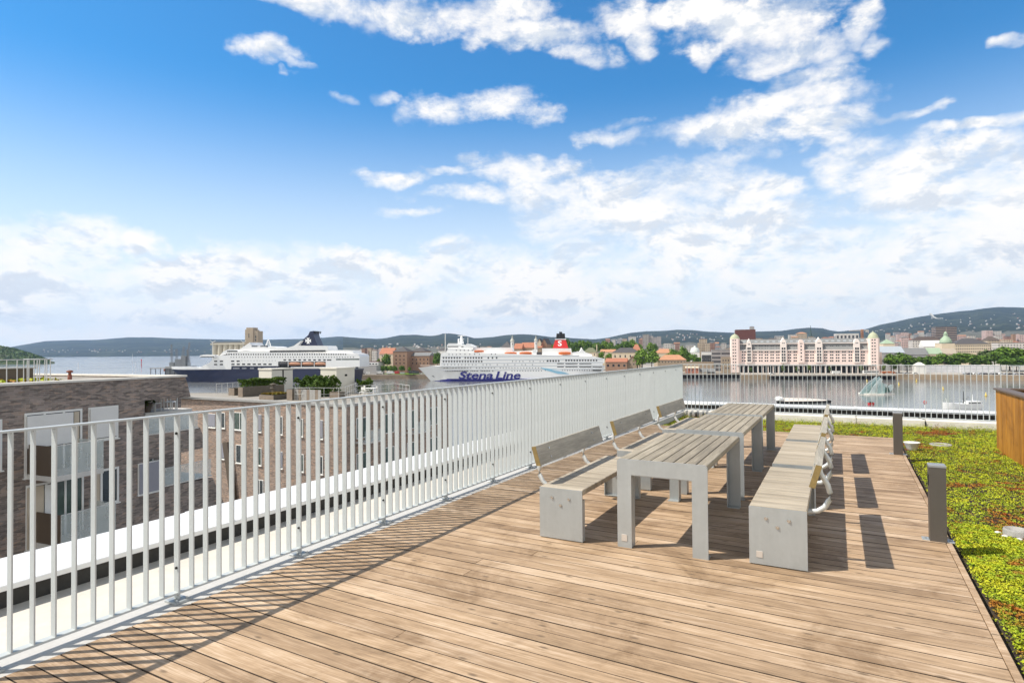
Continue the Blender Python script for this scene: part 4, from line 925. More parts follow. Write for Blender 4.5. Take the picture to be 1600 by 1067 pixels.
for q in (('apartment_house', 'pale flat-roofed building with square openings above the pink warehouse roof', 1306, 1342, 521.5, 1250, 20, facade_grid('open_facade', (.62, .58, .54), (.05, .05, .055), 7.2, 30., .55, .3), 'flat', None, M_WHITEW),
          ('apartment_house', 'tan building left of the church spire', 1245, 1261, 521, 1600, 20, FG[1], 'hip', 519, M_TILE_O), ('apartment_house', 'pale stepped building further left of the church spire', 1233, 1245, 523, 1500, 20, FG[0], 'flat', None, M_GREYW),
          ('apartment_house', 'glass-roofed grey building right of the pink warehouse tower', 1374, 1413, 551, 620, 22, M_GREYW, 'gable', 541, plain('glass_roof', (.42, .46, .50), .3, 0, .1, .8)),
          ('stock_exchange', 'building with slate mansard roof and dark dormers behind the tree row', 1413, 1450, 554, 640, 18, M_GREYW, 'gable', 543.5, M_SLATE_G),
          ('apartment_house', 'green copper roofed building behind the tree row', 1450, 1472.5, 553, 640, 18, M_CREAM, 'gable', 543.5, M_COPPER),
          ('apartment_house', 'building with beige roof right of the green copper roof', 1473, 1496, 553, 650, 18, M_CREAM, 'gable', 544.5, plain('beige_roof', (.40, .34, .27), .85, 0, .1, .5)),
          ('office_block', 'long cream office block with rows of small windows and a slate roof', 1492, 1547, 537.5, 760, 26, M_CREAM, 'hip', 528.5, M_SLATE),
          ('corner_house', 'cream corner house under a green dome left of the long cream block', 1471.5, 1492, 536.5, 730, 22, M_CREAM, 'flat', None, M_SLATE),
          ('office_tower', 'dark glass office block standing highest above the roofs on the right', 1462, 1495, 510.5, 1500, 30, facade_grid('dark_office', (.30, .22, .17), (.035, .035, .045), 40., 4.4, .97, .55), 'flat', None, M_SLATE),
          ('apartment_house', 'long brown-roofed building below the dark office block', 1426, 1474, 531.5, 900, 20, FG[0], 'hip', 526, plain('brown_roof', (.09, .065, .055), .85, 0, .1, .5)),
          ('apartment_house', 'white building with steep pale roof below the long brown roof', 1443, 1474, 541, 800, 18, M_WHITEW, 'gable', 532, M_WHITEW),
          ('apartment_house', 'salmon pink apartment house on the right skyline', 1540.5, 1551, 516.5, 1500, 24, FG[4], 'flat', None, M_GREYW), ('apartment_house', 'pale balconied block right beside the salmon pink house', 1551.5, 1565, 517.5, 1500, 24, FG[0], 'flat', None, M_GREYW),
          ('brick_chimney', 'red brick chimney block near the right edge of the skyline', 1583, 1587, 522.5, 1200, 10, M_OLDBRICK, 'flat', None, M_OLDBRICK), ('apartment_house', 'pink house at the right edge of the skyline', 1592, 1606, 523, 1200, 18, FG[4], 'flat', None, M_GREYW),
          ('corner_house', 'dark-roofed round corner house right of the long cream block', 1543, 1563, 532, 850, 22, FG[1], 'hip', 525.5, plain('brown_roof2', (.11, .085, .07), .85, 0, .1, .5)),
          ('apartment_house', 'long pale block with a dark roof stripe above the trees on the right', 1560, 1605, 536, 800, 20, FG[0], 'flat', None, M_SLATE),
          ('museum', 'white slatted warehouse behind the parked cars, left part', 1434, 1500, 571.5, 560, 10, facade_grid('shed_facade', (.60, .60, .62), (.34, .35, .38), 5., 2.4, .86, .1), 'flat', None, M_WHITEW), ('museum', 'white slatted warehouse behind the parked cars, right part', 1501, 1562, 571.5, 548, 10, facade_grid('shed_facade_b', (.62, .62, .64), (.34, .35, .38), 6.5, 2.4, .86, .1), 'flat', None, M_WHITEW),
          ('gatehouse', 'pale gabled gatehouse with columns at the left end of the slatted warehouse', 1431, 1447, 571.2, 545, 9, M_WHITEW, 'hip', 566, M_WHITEW),
          ('apartment_house', 'dark terrace house left of the pink warehouse tower', 1340, 1343, 530, 900, 8, FG[3], 'flat', None, M_SLATE),
          ('opera_stand', 'green copper dome building right of the warehouse tower', 1380, 1398, 536.8, 720, 18, M_CREAM, 'pyr', 529.8, M_COPPER)):
    B_(*q)
t0 = [o for o in COL.objects if o.get('label', '').startswith('cream corner house')][0]
fr = frame_at(1482, 536.5, 730, ZQ); ze = fr.p(1482, 536.5)[1]
MB().lathe([(6.5, ze + .51), (6.6, ze + 2.5), (5.2, ze + 5.5), (3., ze + 8), (2.2, ze + 9), (2.2, ze + 11), (2.4, ze + 11.2), (1.4, ze + 13.4), (.2, ze + 15)], 14, 0, 8).build('dome', M_COPPER, t0)
t0 = [o for o in COL.objects if o.get('label', '').startswith('long cream office')][0]; fr = frame_at(1519.5, 537.5, 760, ZQ)
put_windows(t0, [(fr.p(1496 + i * 2.45, 540)[0], fr.p(1519, y)[1]) for y in (540.5, 545, 549.5) for i in range(20)], .9, 1.9)
# mid-distance houses, row behind row up the slope
TOWN = 'town houses rising behind the waterfront'
def small_house(px, ytop, wpx, k, mi, roof, label, group):
    rm_ = (M_TILE, M_SLATE, M_SLATE_G, M_TILE_O)[(mi + int(px)) % 4]
    zsk = D(px, ysky(px), 8000)[2]; g = float(np.interp(k, [985, 1300, 1800, 2500, 3300, 4200, 5200], [0, .015, .06, .13, .20, .30, .46])); zg = ZQ + (zsk - ZQ) * g - 6
    h = wpx * .3
    B_('town_house', label, px - wpx / 2, px + wpx / 2, ytop, k, max(10, wpx * k / F * .6), FG[mi], roof, ytop - h * .35 if roof != 'flat' else None, rm_, None, z0=zg, group=group)
r2 = random.Random(5)
BAND = ('above the orange hip roof', 'behind the grey banded offices', 'over the pink warehouse roof', 'behind the glass-roofed building', 'on the rise left of the dark office block', 'right of the dark office block', 'above the trees at the right edge', 'above the fortress tree row', 'behind the red-striped terminal', 'behind the white ferry bridge')
for ib, (a, e, ya, yb, k, n, w) in enumerate(((1030, 1098, 534, 545, 1300, 9, 9), (1095, 1145, 529, 545, 1250, 8, 10), (1180, 1345, 526, 530, 1350, 14, 10), (1372, 1432, 526, 541, 1200, 12, 10), (1385, 1470, 518, 527, 1900, 13, 8), (1490, 1602, 520, 530, 1500, 14, 9), (1560, 1602, 530, 535, 1050, 4, 14), (945, 1004, 526, 531, 1900, 7, 7), (562, 596, 541, 550, 1250, 8, 6), (700, 790, 540, 545, 1300, 9, 7))):
    for i in range(n):
        px = a + (e - a) * (i + r2.uniform(.2, .8)) / n; w2 = w * r2.uniform(.7, 1.5)
        yy_, kk_, mi_, rf_ = r2.uniform(ya, yb), k * r2.uniform(.95, 1.12), r2.choice((0, 0, 1, 2, 3, 4, 0)), r2.choice(('flat', 'gable', 'hip', 'flat'))
        small_house(px, yy_, w2, kk_, mi_, rf_, '%s %s town house, %s from left %s' % (('pale', 'tan', 'brick', 'grey', 'pinkish')[mi_], {'flat': 'flat-roofed', 'gable': 'gabled', 'hip': 'hip-roofed'}[rf_], ORD[i], BAND[ib]), TOWN)
# specks of houses on far slopes
far_me = [MB().prism([(-6, -6), (6, -6), (6, 5), (0, 9), (-6, 5)], -7, 7).mesh('hillside_house', plain('far_white', (.43, .41, .39), .8, 0, .06, .1)), MB().prism([(-9, -6), (9, -6), (9, 4), (-9, 4)], -6, 6).mesh('hillside_house', plain('far_tan', (.55, .45, .38), .8, 0, .06, .1)), MB().prism([(-5, -6), (5, -6), (5, 5), (0, 8), (-5, 5)], -6, 6).mesh('hillside_house', plain('far_red', (.40, .25, .20), .8, 0, .06, .1))]
KS = [985, 1300, 1800, 2500, 3300, 4200, 5200, 6200, 7000, 8000]; GS = [0, .015, .06, .13, .20, .30, .46, .68, .86, 1]
def slope_point(px, py, ks, gs, base, ktop):
    """first point of the slope that the sight line from the roof meets, so houses stand on the ground"""
    zs_ = D(px, ysky(px), ktop)[2]
    for k in np.arange(ks[0], ktop, 60.):
        if D(px, py, k)[2] <= base + (zs_ - base) * float(np.interp(k, ks, gs)): return D(px, py, k)
    return None
def specks(n, a, e, ya, yb, ks, gs, base, ktop, label, group, sc):
    for i in range(n):
        px = r2.uniform(a, e); f = ya(px) if callable(ya) else ya; w = slope_point(px, r2.uniform(f, yb), ks, gs, base, ktop)
        if w is None: continue
        o = place('hillside_house', r2.choice(far_me + far_me[:1] * 2), None, w + np.array([0, 0, 6]), r2.uniform(0, 3)); o.scale = (sc * r2.uniform(.7, 1.3),) * 3; tag(o, label, 'house', group)
specks(74, 1345, 1600, lambda p: ysky(p) + 9, 519, KS, GS, ZQ - .3, 8000, 'tiny pale house on the wooded slope under the ski jump', 'houses scattered over the right hillside', .6)
specks(60, 955, 1130, lambda p: ysky(p) + 6, 533, KS, GS, ZQ - .3, 8000, 'tiny pale house on the low wooded rise in the middle', 'houses scattered over the middle hillside', .7)
specks(34, 565, 760, 539, 547, KS, GS, ZQ - .3, 8000, 'tiny pale house below the blue ridge behind the ships', 'houses below the blue ridge behind the ships', .7)
specks(46, 60, 330, 546.5, 551.5, [5600, 5700, 6300, 7000, 8000, 9500], [0, .03, .16, .34, .62, 1], ZW, 9500, 'tiny pale house on the far fjord shore', 'houses along the far fjord shore', .75)
# ski jump and clearings
t = thing('ski_jump', 'pale ski jump tower leaning out of the wooded right hill', 'ski jump', slope_point(1462, 499, KS, GS, ZQ, 8000))
o = np.array(t.location); jp = [np.array(D(1453, 490, np.linalg.norm((o - ORG)[:2]) / math.hypot(*ray(1453, 490)[:2]))) - o]
m = MB(); m.tube([tuple(jp[0]), tuple(jp[0] * .35), (10, -4, 4), (60, -10, 2)], [14, 12, 9, 9], 6); m.build('ramp', M_WHITEW, t); MB().tube([(jp[0][0] * .6, jp[0][1] * .6, -10), tuple(jp[0] * .6)], 8, 6).build('leg', M_GREYW, t)
# ------------------------------------------------------------------ trees by the water
rows = [('tree in the green row behind the white ferry funnel, %s from the left', 'trees on the fortress hill', 0, [(862, 533, 13), (873, 529, 15), (884, 527.5, 15), (895, 529, 15), (907, 530, 16), (919, 531, 15), (931, 530, 15), (943, 531, 15), (954, 533, 14), (966, 532, 15), (978, 531, 15), (989, 529, 17), (998, 533, 12), (1015, 534, 12), (1022, 536, 12)], 930),
        ('bushy tree between the fortress houses, %s from the left', 'trees between the fortress houses', 1, [(926, 549, 10), (937, 546, 14), (952, 550, 12), (1044, 551, 9), (1052, 541, 12), (1057, 548, 14), (1066, 545, 15), (1068.5, 537, 11), (1076, 549, 13), (1085, 553, 16), (1093, 556, 11)], 705)]
for lb, gp, kd, L, k in rows:
    for i, (px, y, w) in enumerate(L): tree(px, y, w, k + (i % 3) * 14, lb % ORD[i], gp, kd if i % 3 else (2 if kd == 0 else 0), ZQ + (8 if k > 900 else 2))
tree(1003, 541.5, 17, 632, 'tall bright green tree in front of the cream mansion, left of a touching pair', None, 1)
tree(1018, 546, 20, 628, 'broad bright green tree left of the orange hip roof, right of a touching pair', None, 0); tree(996, 552, 12, 640, 'small round tree at the foot of the tall bright green tree', None, 0)
tree(605, 551.5, 15, 652, 'round green tree covering the pale stepped-gable house', None, 0); tree(591, 556, 8, 655, 'slim tree left of the pale stepped-gable house', None, 1); tree(624, 540, 16, 760, 'yellow-green tree rising behind the pyramid roof', None, 1)
tree(683, 549, 13, 655, 'green tree at the bow of the white ship', None, 0); tree(640, 571, 5, 640, 'small bush in front of the brick houses, right of the gate', None, 1)
for i, px in enumerate((597, 603, 610, 617, 628)): tree(px, 570.5, 9, 645, 'low bush before the brick houses, %s from the left' % ORD[i], 'bushes before the brick houses', 0, ZQ, .95)
for i, px in enumerate((1173, 1224, 1246, 1264, 1297, 1346, 1396, 1380)): tree(px, (573, 568, 573, 569, 571, 571, 566, 569)[i], (7, 7, 5, 7, 4, 6, 10, 8)[i], 560, ('slender pale quay tree before the pink warehouse arcade, %s from the left' % ORD[i]) if i < 6 else ('rounder pale bush right of the pink warehouse', 'narrower pale bush at the right corner of the pink warehouse')[i - 6], 'young trees on the quay', 3, ZQ, .9)
for i, (px, y, w, k, kd) in enumerate(sorted(((1392, 552, 18, 560, 0), (1404, 550.5, 20, 566, 0), (1417, 552.5, 16, 562, 2), (1432, 556, 15, 590, 2), (1443, 553.5, 16, 588, 2), (1454, 555, 14, 590, 0), (1464, 555, 18, 588, 0), (1476, 551.5, 20, 590, 0), (1489, 553, 18, 588, 2), (1501, 550, 22, 590, 0), (1515, 551.5, 20, 588, 0), (1529, 554, 20, 590, 0), (1541, 553, 18, 588, 2), (1553, 543, 26, 600, 3), (1563, 542, 24, 590, 0), (1577, 541, 26, 588, 0), (1592, 543, 24, 586, 0), (1606, 545, 24, 586, 2), (1620, 547, 24, 586, 0), (1572, 556, 20, 570, 0), (1588, 557, 20, 570, 2), (1602, 556, 20, 570, 0)))):
    tree(px, y - .5, w * 1.3, k, 'big green tree behind the slatted warehouse, %s from the left' % ORD[i], 'row of trees behind the slatted warehouse', kd)
# wooded headland at the far left
hp = [(-330, 541), (-220, 536), (-120, 534), (-60, 535), (0, 540.5), (20, 544), (40, 549.5), (58, 555.5), (72, 561), (86, 567.4)]
m = MB(); V = []
for px, y in hp:
    for k, g in ((1700, 0), (1760, .5), (1850, 1.), (2100, .8), (2300, 0)):
        zz = D(px, y + 1.5, 1850)[2]; w = D(px, 560, k); V.append((w[0], w[1], ZW - 1 + (max(zz, ZW) - ZW + 1) * g))
m.add(V, [(i * 5 + j, (i + 1) * 5 + j, (i + 1) * 5 + j + 1, i * 5 + j + 1) for i in range(len(hp) - 1) for j in range(4)], 0, True); structure('headland', m, forest_mat('headland_ground', (.03, .05, .015), (.06, .085, .025), (.16, .13, .10), .02))
pts = []
for i in range(8800):
    px = NR.uniform(-325, 78); k = NR.uniform(1715, 2000); g = np.interp(k, [1700, 1760, 1850, 2100], [0, .5, 1, .8]); y = float(np.interp(px, [q[0] for q in hp], [q[1] for q in hp])); w = D(px, 560, k)
    zz = D(px, y + 1.5, 1850)[2]; pts.append((w[0], w[1], ZW + (max(zz, ZW) - ZW) * g + NR.uniform(0, 5)))
pts = np.array(pts); o = tag(place('headland_forest', quads_mesh('headland_forest', pts, NR.normal(size=pts.shape) + [0, 0, .5], NR.uniform(1.6, 3.6, len(pts)), leaves('forest_leaves', (.025, .06, .01), (.06, .12, .02), (.11, .18, .035), .03))), kind='stuff')
# ------------------------------------------------------------------ ships
M_NAVY = plain('navy_hull', (.008, .014, .055), .35, 0, .2, .05)
M_SHIPW = plain('ship_white', (.92, .915, .90), .45, 0, .03, .05)
M_SHIPG = plain('ship_white_lower', (.66, .68, .70), .5, 0, .05, .05)
M_ORANGE = plain('lifeboat_orange', (.72, .17, .035), .5, 0, .08, .4)
M_SALMON = plain('faded_orange', (.66, .33, .20), .55, 0, .1, .4)
M_RED = plain('funnel_red', (.62, .025, .02), .45, 0, .05, .2)
M_PURPLE = plain('lettering_violet', (.018, .018, .20), .5, 0, .05, .2)
M_LBLUE = plain('ribbon_blue', (.28, .55, .72), .5, 0, .08, .2)
M_STEEL_D = plain('mooring_gear', (.30, .31, .34), .6, 0, .1, .4)
M_SOOT = plain('funnel_black', (.02, .02, .02), .6, 0, .2, .4)
def hull(t, name, fr, deck, foot, half, kb, mats, zsplit=None):
    """lofted hull: stations along x; deck edge height, narrower foot, bow drawn to a stem; local y = half is the centre line"""
    m = MB(); V = []; n = len(deck)
    for i, ((x, z, hb), (xf, hf)) in enumerate(zip(deck, foot)):
        V += [(xf, half - hf, -.6), (x * .5 + xf * .5, half - (hb * .5 + hf * .5), z * .5), (x, half - hb, z), (x, half + hb, z), (x * .5 + xf * .5, half + (hb * .5 + hf * .5), z * .5), (xf, half + hf, -.6)]
    F_ = []
    for i in range(n - 1):
        for j in range(5): F_.append((i * 6 + j, (i + 1) * 6 + j, (i + 1) * 6 + j + 1, i * 6 + j + 1))
    F_ += [tuple(range(6))[::-1], tuple((n - 1) * 6 + j for j in range(6))]
    m.add(V, F_, 0, False); return m.build(name, mats, t)
def text_mesh(body, size, shear=0., bold=0., depth=.03, name='lettering'):
    cu = bpy.data.curves.new('txt', 'FONT'); cu.body = body; cu.size = size; cu.shear = shear; cu.offset = bold; cu.extrude = depth; cu.resolution_u = 3
    o = bpy.data.objects.new('txt', cu); COL.objects.link(o); dg = bpy.context.evaluated_depsgraph_get(); me = bpy.data.meshes.new_from_object(o.evaluated_get(dg)); bpy.data.objects.remove(o); me.name = name
    return me
def fit_text(t, me, mat, fr, p0, p1, ybase, ytop, yl, name='lettering'):
    v = [x.co for x in me.vertices]; xa, xb = min(q.x for q in v), max(q.x for q in v); ya, yb = min(q.y for q in v), max(q.y for q in v)
    X0, X1 = fr.p(p0, ybase, yl)[0], fr.p(p1, ybase, yl)[0]; Z0, Z1 = fr.p(p0, ybase, yl)[1], fr.p((p0 + p1) / 2, ytop, yl)[1]
    for q in me.vertices:
        x, y, z = q.co; q.co = (X0 + (x - xa) / (xb - xa) * (X1 - X0), yl - z, Z0 + (y - ya) / (yb - ya) * (Z1 - Z0))
    me.materials.clear(); me.materials.append(mat); return place(name, me, t)
def lifeboat(t, fr, pa, pb, py, mat, y=-1.2, h=2.6):
    x0, z = fr.p(pa, py); x1, _ = fr.p(pb, py); L = x1 - x0; m = MB(); sec = []
    for f in (0, .08, .25, .5, .75, .92, 1.):
        s_2 = math.sin(math.pi * min(1, max(0, .06 + .88 * f))) ** .45; sec.append([(x0 + L * f, y - 1.5 * s_2 * a, z + h * b * (.55 + .45 * s_2)) for a, b in ((-1, .1), (-1, .35), (-.7, .5), (.7, .5), (1, .35), (1, .1), (.55, -.45), (-.55, -.45))])
    V = [p for q in sec for p in q]; m.add(V, [(i * 8 + j, i * 8 + (j + 1) % 8, (i + 1) * 8 + (j + 1) % 8, (i + 1) * 8 + j) for i in range(6) for j in range(8)] + [tuple(range(8))[::-1], tuple(48 + j for j in range(8))], 0, True)
    o = m.build('lifeboat', mat, t); d = MB()
    for f in (.22, .78): d.tube([(x0 + L * f, y + 1.4, z + 2.2), (x0 + L * f, y - .2, z + 2.9), (x0 + L * f, y, z + 1)], .16, 6)
    d.build('davit', M_SHIPW, o); return o
def block(t, name, fr, poly, y0, y1, mat):
    m = MB(); m.prism([fr.p(*q, y0) for q in poly], y0, y1); return m.build(name, mat, t)
def strip(t, fr, pa, pb, ya, yb, y, mat=None, name='window_strip'):
    a, b2 = fr.p(pa, ya, y), fr.p(pb, yb, y); return MB().box(a[0], b2[0], y - .06, y + .3, b2[1], a[1]).build(name, mat or M_WIN, t)
def row_windows(fr, pa, pb, py, n, y=0., skip=()):
    return [fr.p(pa + (pb - pa) * i / (n - 1), py, y) for i in range(n) if i not in skip]
# ---- white ferry
FS = frame_at(800, 597, 556, ZW, YAW - R(5)); S = lambda px, py, y=0.: FS.p(px, py, y)
t = fthing('ferry', 'white ferry with violet lettering, orange lifeboats and a red funnel, moored at the quay', 'ferry', FS)
stx = [653.5, 660, 668, 680, 695, 712, 740, 800, 860, 900, 925, 938, 944.5]; hb = [.5, 2.6, 5., 8., 10.4, 12.2, 13.4, 13.5, 13.5, 13.5, 13.2, 12.6, 11.8]; dz = [574.3, 573.8, 573, 572.2, 572, 572, 572, 572, 572, 572, 572, 572, 572]
fx = [674, 676, 680, 688, 701, 716, 742, 800, 860, 898, 920, 930, 935]; hf = [.3, .9, 2., 4.2, 7., 10., 12.6, 13.4, 13.5, 13.4, 12.6, 11.5, 10.5]
deck = [(S(a, z, 13.5)[0], S(a, z, 13.5 - h)[1], h) for a, z, h in zip(stx, dz, hb)]; foot = [(S(a, 597, 13.5)[0], h) for a, h in zip(fx, hf)]
hull(t, 'hull', FS, deck, foot, 13.5, 0, M_SHIPW)
m = MB(); V = []
for a, h in zip(fx, hf): V += [(S(a - .3, 597, 13.5)[0], 13.5 - h * 1.03 - .1, -.5), (S(a - .8, 597, 13.5)[0], 13.5 - h * 1.06 - .2, 2.3), (S(a - .8, 597, 13.5)[0], 13.5 + h, 2.3)]
m.add(V, [(i * 3 + j, (i + 1) * 3 + j, (i + 1) * 3 + j + 1, i * 3 + j + 1) for i in range(len(fx) - 1) for j in (0, 1)]); m.build('boot_topping', M_PURPLE, t)
# bow chine in shade: the flare is in the hull itself; superstructure in tiers
block(t, 'superstructure', FS, [(687, 572.5), (688.5, 554.5), (692, 551.5), (697, 550.5), (740, 551), (905, 556), (925, 556.3), (936, 558.5), (944.6, 560.5), (944, 567), (941.5, 568), (941.5, 572.5)], .0, 27, M_SHIPW)
block(t, 'upper_deck', FS, [(697.6, 550.4), (699, 546.5), (700, 544), (725, 545), (739, 546.3), (741, 549), (741, 551.0)], .6, 26, M_SHIPW)
block(t, 'bridge', FS, [(698.5, 543.9), (698.4, 539), (701, 536.4), (712, 536.5), (716, 537.8), (728, 540), (728.5, 537), (731, 537.2), (739.2, 540.6), (739.2, 546.1)], 1.5, 25, M_SHIPW)
block(t, 'deckhouse', FS, [(741.2, 550.9), (741.2, 544), (760, 543), (800, 543), (801, 548.6), (801, 553)], 4.2, 23, M_SHIPW)
block(t, 'deckhouse', FS, [(801.2, 553), (801.2, 549), (832, 547.5), (832, 555)], 5, 22, M_SHIPW)
block(t, 'casing', FS, [(832.2, 558), (832.2, 546), (838, 546), (838, 558)], 1.2, 26, M_SHIPW)
block(t, 'funnel_base', FS, [(847, 557), (847, 544.2), (892.6, 544.2), (894, 556)], 4.2, 23, M_SHIPW)
block(t, 'aft_deckhouse', FS, [(894.2, 556.2), (894.2, 551), (906, 549), (909, 543.5), (911, 547), (915, 550.5), (925, 553.5), (925.5, 556.2)], 2, 25, M_SHIPW)
m = MB(); lo = [S(863.5, 543.9, 8), S(888, 543.9, 8)]; hi = [S(867.5, 530.8, 8), S(884, 530.8, 8)]
m.hexa([(lo[0][0], 6, lo[0][1]), (lo[1][0], 6, lo[1][1]), (lo[1][0], 21, lo[1][1]), (lo[0][0], 21, lo[0][1])], [(hi[0][0], 9, hi[0][1]), (hi[1][0], 9, hi[1][1]), (hi[1][0], 18, hi[1][1]), (hi[0][0], 18, hi[0][1])]); fo = m.build('funnel', M_RED, t)
for k in range(9): MB().tube([(S(869.5 + 1.6 * k, 531, 10)[0], 10 + (k % 3) * 3, S(870, 531)[1] - .2), (S(870.5 + 1.4 * k, 519, 10)[0], 10 + (k % 3) * 3, S(870, 519 - (1.2 if 2 < k < 6 else -1.5))[1])], .55, 8).build('exhaust_pipe', M_SOOT, fo)
m = MB(); a, b2 = S(867, 530.9, 9), S(884.6, 529.3, 9); m.box(a[0], b2[0], 8.6, 18.4, a[1], b2[1]); m.build('funnel_band', M_SHIPW, fo)
m = MB(); a, b2 = S(869.4, 529.2, 9), S(882, 526.5, 9); m.box(a[0], b2[0], 9.2, 17.6, a[1], b2[1]); m.build('funnel_top', M_SOOT, fo)
me = text_mesh('S', 1, 0, .02); q = fit_text(fo, me, M_SHIPW, FS, 871.8, 877.8, 540.7, 532.2, 6.9, 'emblem')
for v in me.vertices: v.co.y += (v.co.z - S(875, 544, 6)[1]) / (S(875, 530.8)[1] - S(875, 543.9)[1]) * 3. - 1.1
me = text_mesh('Stena', 1, .22, .028); fit_text(t, me, M_PURPLE, FS, 716.6, 770.5, 592.3, 580.1, -.05)
me = text_mesh('Line', 1, .22, .028); fit_text(t, me, M_PURPLE, FS, 774., 813.4, 592.3, 580.1, -.05)
m = MB(); rb = [(843, 574), (852, 578.2), (862, 581), (872, 584), (890, 584.6), (880, 581.2), (870, 577), (860, 576.2)]; m.prism([S(*q) for q in rb], -.1, -.03); m.build('ribbon_mark', M_LBLUE, t)
m = MB(); m.prism([S(*q) for q in [(862, 578.2), (874, 576.8), (884, 581), (889, 583.6), (876, 580.4)]], -.16, -.11); m.build('ribbon_mark', plain('ribbon_white', (.75, .82, .86), .5), t)
for a, b2, y, mt, h in ((740.8, 755.5, 548.9, M_ORANGE, 1.9), (788.3, 807, 552.6, M_ORANGE, 2.9), (811.6, 830.8, 552.3, M_ORANGE, 2.9), (872.8, 891.8, 552.0, M_ORANGE, 2.6)): lifeboat(t, FS, a, b2, y, mt, 1.4 if a < 850 else 2.6, h)
pts = row_windows(FS, 693, 718.5, 559, 7) + row_windows(FS, 727, 752.5, 559, 7) + row_windows(FS, 693, 752.5, 564.6, 15) + row_windows(FS, 763, 776, 559, 3)
pts2 = row_windows(FS, 855.8, 873, 563.8, 5) + row_windows(FS, 884.5, 932, 563, 12)
put_windows(t, pts + pts2, 1.4, 1.5, 60)
pts = [q for y, n, a, b2 in ((569.6, 26, 694, 832), (574.6, 34, 694, 846), (579.4, 30, 694, 770)) for q in row_windows(FS, a, b2, y, n) if r2.random() > .18] + row_windows(FS, 801, 860, 564.5, 12, 0, (4, 7)) + row_windows(FS, 800, 846, 579.2, 12) + row_windows(FS, 852, 925, 578.6, 20)
put_windows(t, pts, .72, .75, 40)
put_windows(t, row_windows(FS, 701.5, 713, 553.8, 3) + row_windows(FS, 719, 749, 553.4, 5) + row_windows(FS, 768, 774, 553.2, 2), .8, .8, 20, 0.)
put_windows(t, row_windows(FS, 713, 738, 547.2, 5, .6), .9, .8, 20, .6)
strip(t, FS, 699.2, 716, 541, 542.2, 1.5); strip(t, FS, 721, 724, 541.2, 542.4, 1.5)
for a, b2 in ((870.5, 881), (883.5, 902.5), (905, 924), (926, 941)):
    for y in (567.4, 572.3): strip(t, FS, a, b2, y, y + 1.3, .0 if b2 < 935 else .35)
strip(t, FS, 926, 939.5, 577.2, 579.6, .5); strip(t, FS, 838.5, 846.5, 550, 558, 1., M_SLATE, 'deck_gap')
m = MB(); m.tube([(S(718, 537)[0], 12, S(718, 537)[1]), (S(717.5, 523.5)[0], 12, S(717.5, 523.5)[1])], [2.2, .7], 8)
for y, w in ((524.3, 3.4), (529, 2.6)): a = S(717.5, y); m.box(a[0] - w, a[0] + w, 11.5, 12.5, a[1] - .2, a[1] + .25)
a = S(713, 536); m.tube([(a[0], 12, a[1]), (a[0], 12, S(713, 529)[1])], .7, 6); m.build('radar_mast', M_SHIPW, t)
m = MB(); a = S(728.5, 540); m.tube([(a[0], 10, a[1]), (a[0], 10, S(728.5, 527)[1])], .2, 5); a = S(909, 549); m.tube([(a[0], 12, a[1]), (a[0], 12, S(909, 543)[1])], .5, 5); m.build('aerial', M_SHIPW, t)
for y in (556.6, 562, 567, 571.6, 576.9): strip(t, FS, 690, 942 if y > 560 else 905, y, y + .45, .03, M_SHIPG, 'rubbing_strake')
m = MB()
for a, b2, y in ((656, 686, 572.6),):
    x0, z = S(a, y, 9); x1, _ = S(b2, y, 9); m.tube([(x0, 10, z + 1.0), (x1, 5, z + 1.0)], .12, 5)
m.build('bow_rail', M_SHIPW, t)
me = MB().prism([S(*q) for q in [(672, 587.2), (674.5, 588.8), (677, 590), (675.5, 587.8)]], 4.6, 4.9).mesh('anchor', M_SOOT); place('anchor', me, t, (0, 1.2, 0))
t_mast = thing('flag_mast', 'tall thin white mast standing left of the white ferry bridge', 'mast', D(696, 560, 640) * np.array([1, 1, 0]) + np.array([0, 0, ZQ]))
MB().tube([(0, 0, 0), (0, 0, D(696, 521.5, 640)[2] - ZQ)], [.75, .4], 8).build('pole', M_WHITEW, t_mast)
# ---- navy and white ferry
FD = frame_at(420, 598, 574, ZW, YAW - R(5)); S = lambda px, py, y=0.: FD.p(px, py, y)
t = fthing('ferry', 'ferry with navy hull, white decks and a navy fin funnel bearing a white cross', 'ferry', FD)
stx = [269, 276, 285, 298, 315, 335, 361, 420, 500, 545, 558, 561.5]; dz = [576.6, 577, 577.3, 577.5, 577.4, 577.2, 577., 577, 577, 577, 577, 577]; hb = [.4, 2.8, 5.6, 8.6, 11, 12.8, 13.8, 14, 14, 14, 13.6, 13.2]
fx = [291, 292.5, 296, 304, 320, 339, 364, 420, 500, 540, 553, 558]; hf = [.3, 1., 2.4, 4.8, 8., 10.8, 13., 13.9, 14, 13.6, 12.8, 12]
deck = [(S(a, z, 14)[0], S(a, z, 14 - h)[1], h) for a, z, h in zip(stx, dz, hb)]; foot = [(S(a, 598, 14)[0], h) for a, h in zip(fx, hf)]
hull(t, 'hull', FD, deck, foot, 14, 0, M_NAVY)
bw = [(a, z - 1.8 if i < 6 else z - .6, h) for i, (a, z, h) in enumerate(zip(stx, dz, hb))][:7]; m = MB(); V = []
for (a, z, h), (a2, z2, h2) in zip(bw, zip(stx, dz, hb)): V += [(S(a2, z2, 14)[0], 14 - h2, S(a2, z2, 14 - h2)[1] + .02), (S(a - .6, z - 1.2, 14)[0], 14 - h - .3, S(a, z - 1.6, 14 - h)[1]), (S(a - .6, z - 1.2, 14)[0], 14 + h + .3, S(a, z - 1.6, 14 - h)[1]), (S(a2, z2, 14)[0], 14 + h2, S(a2, z2, 14 - h2)[1] + .02)]
m.add(V, [(i * 4 + j, (i + 1) * 4 + j, (i + 1) * 4 + j + 1, i * 4 + j + 1) for i in range(6) for j in range(3)]); m.build('bow_bulwark', M_SHIPW, t)
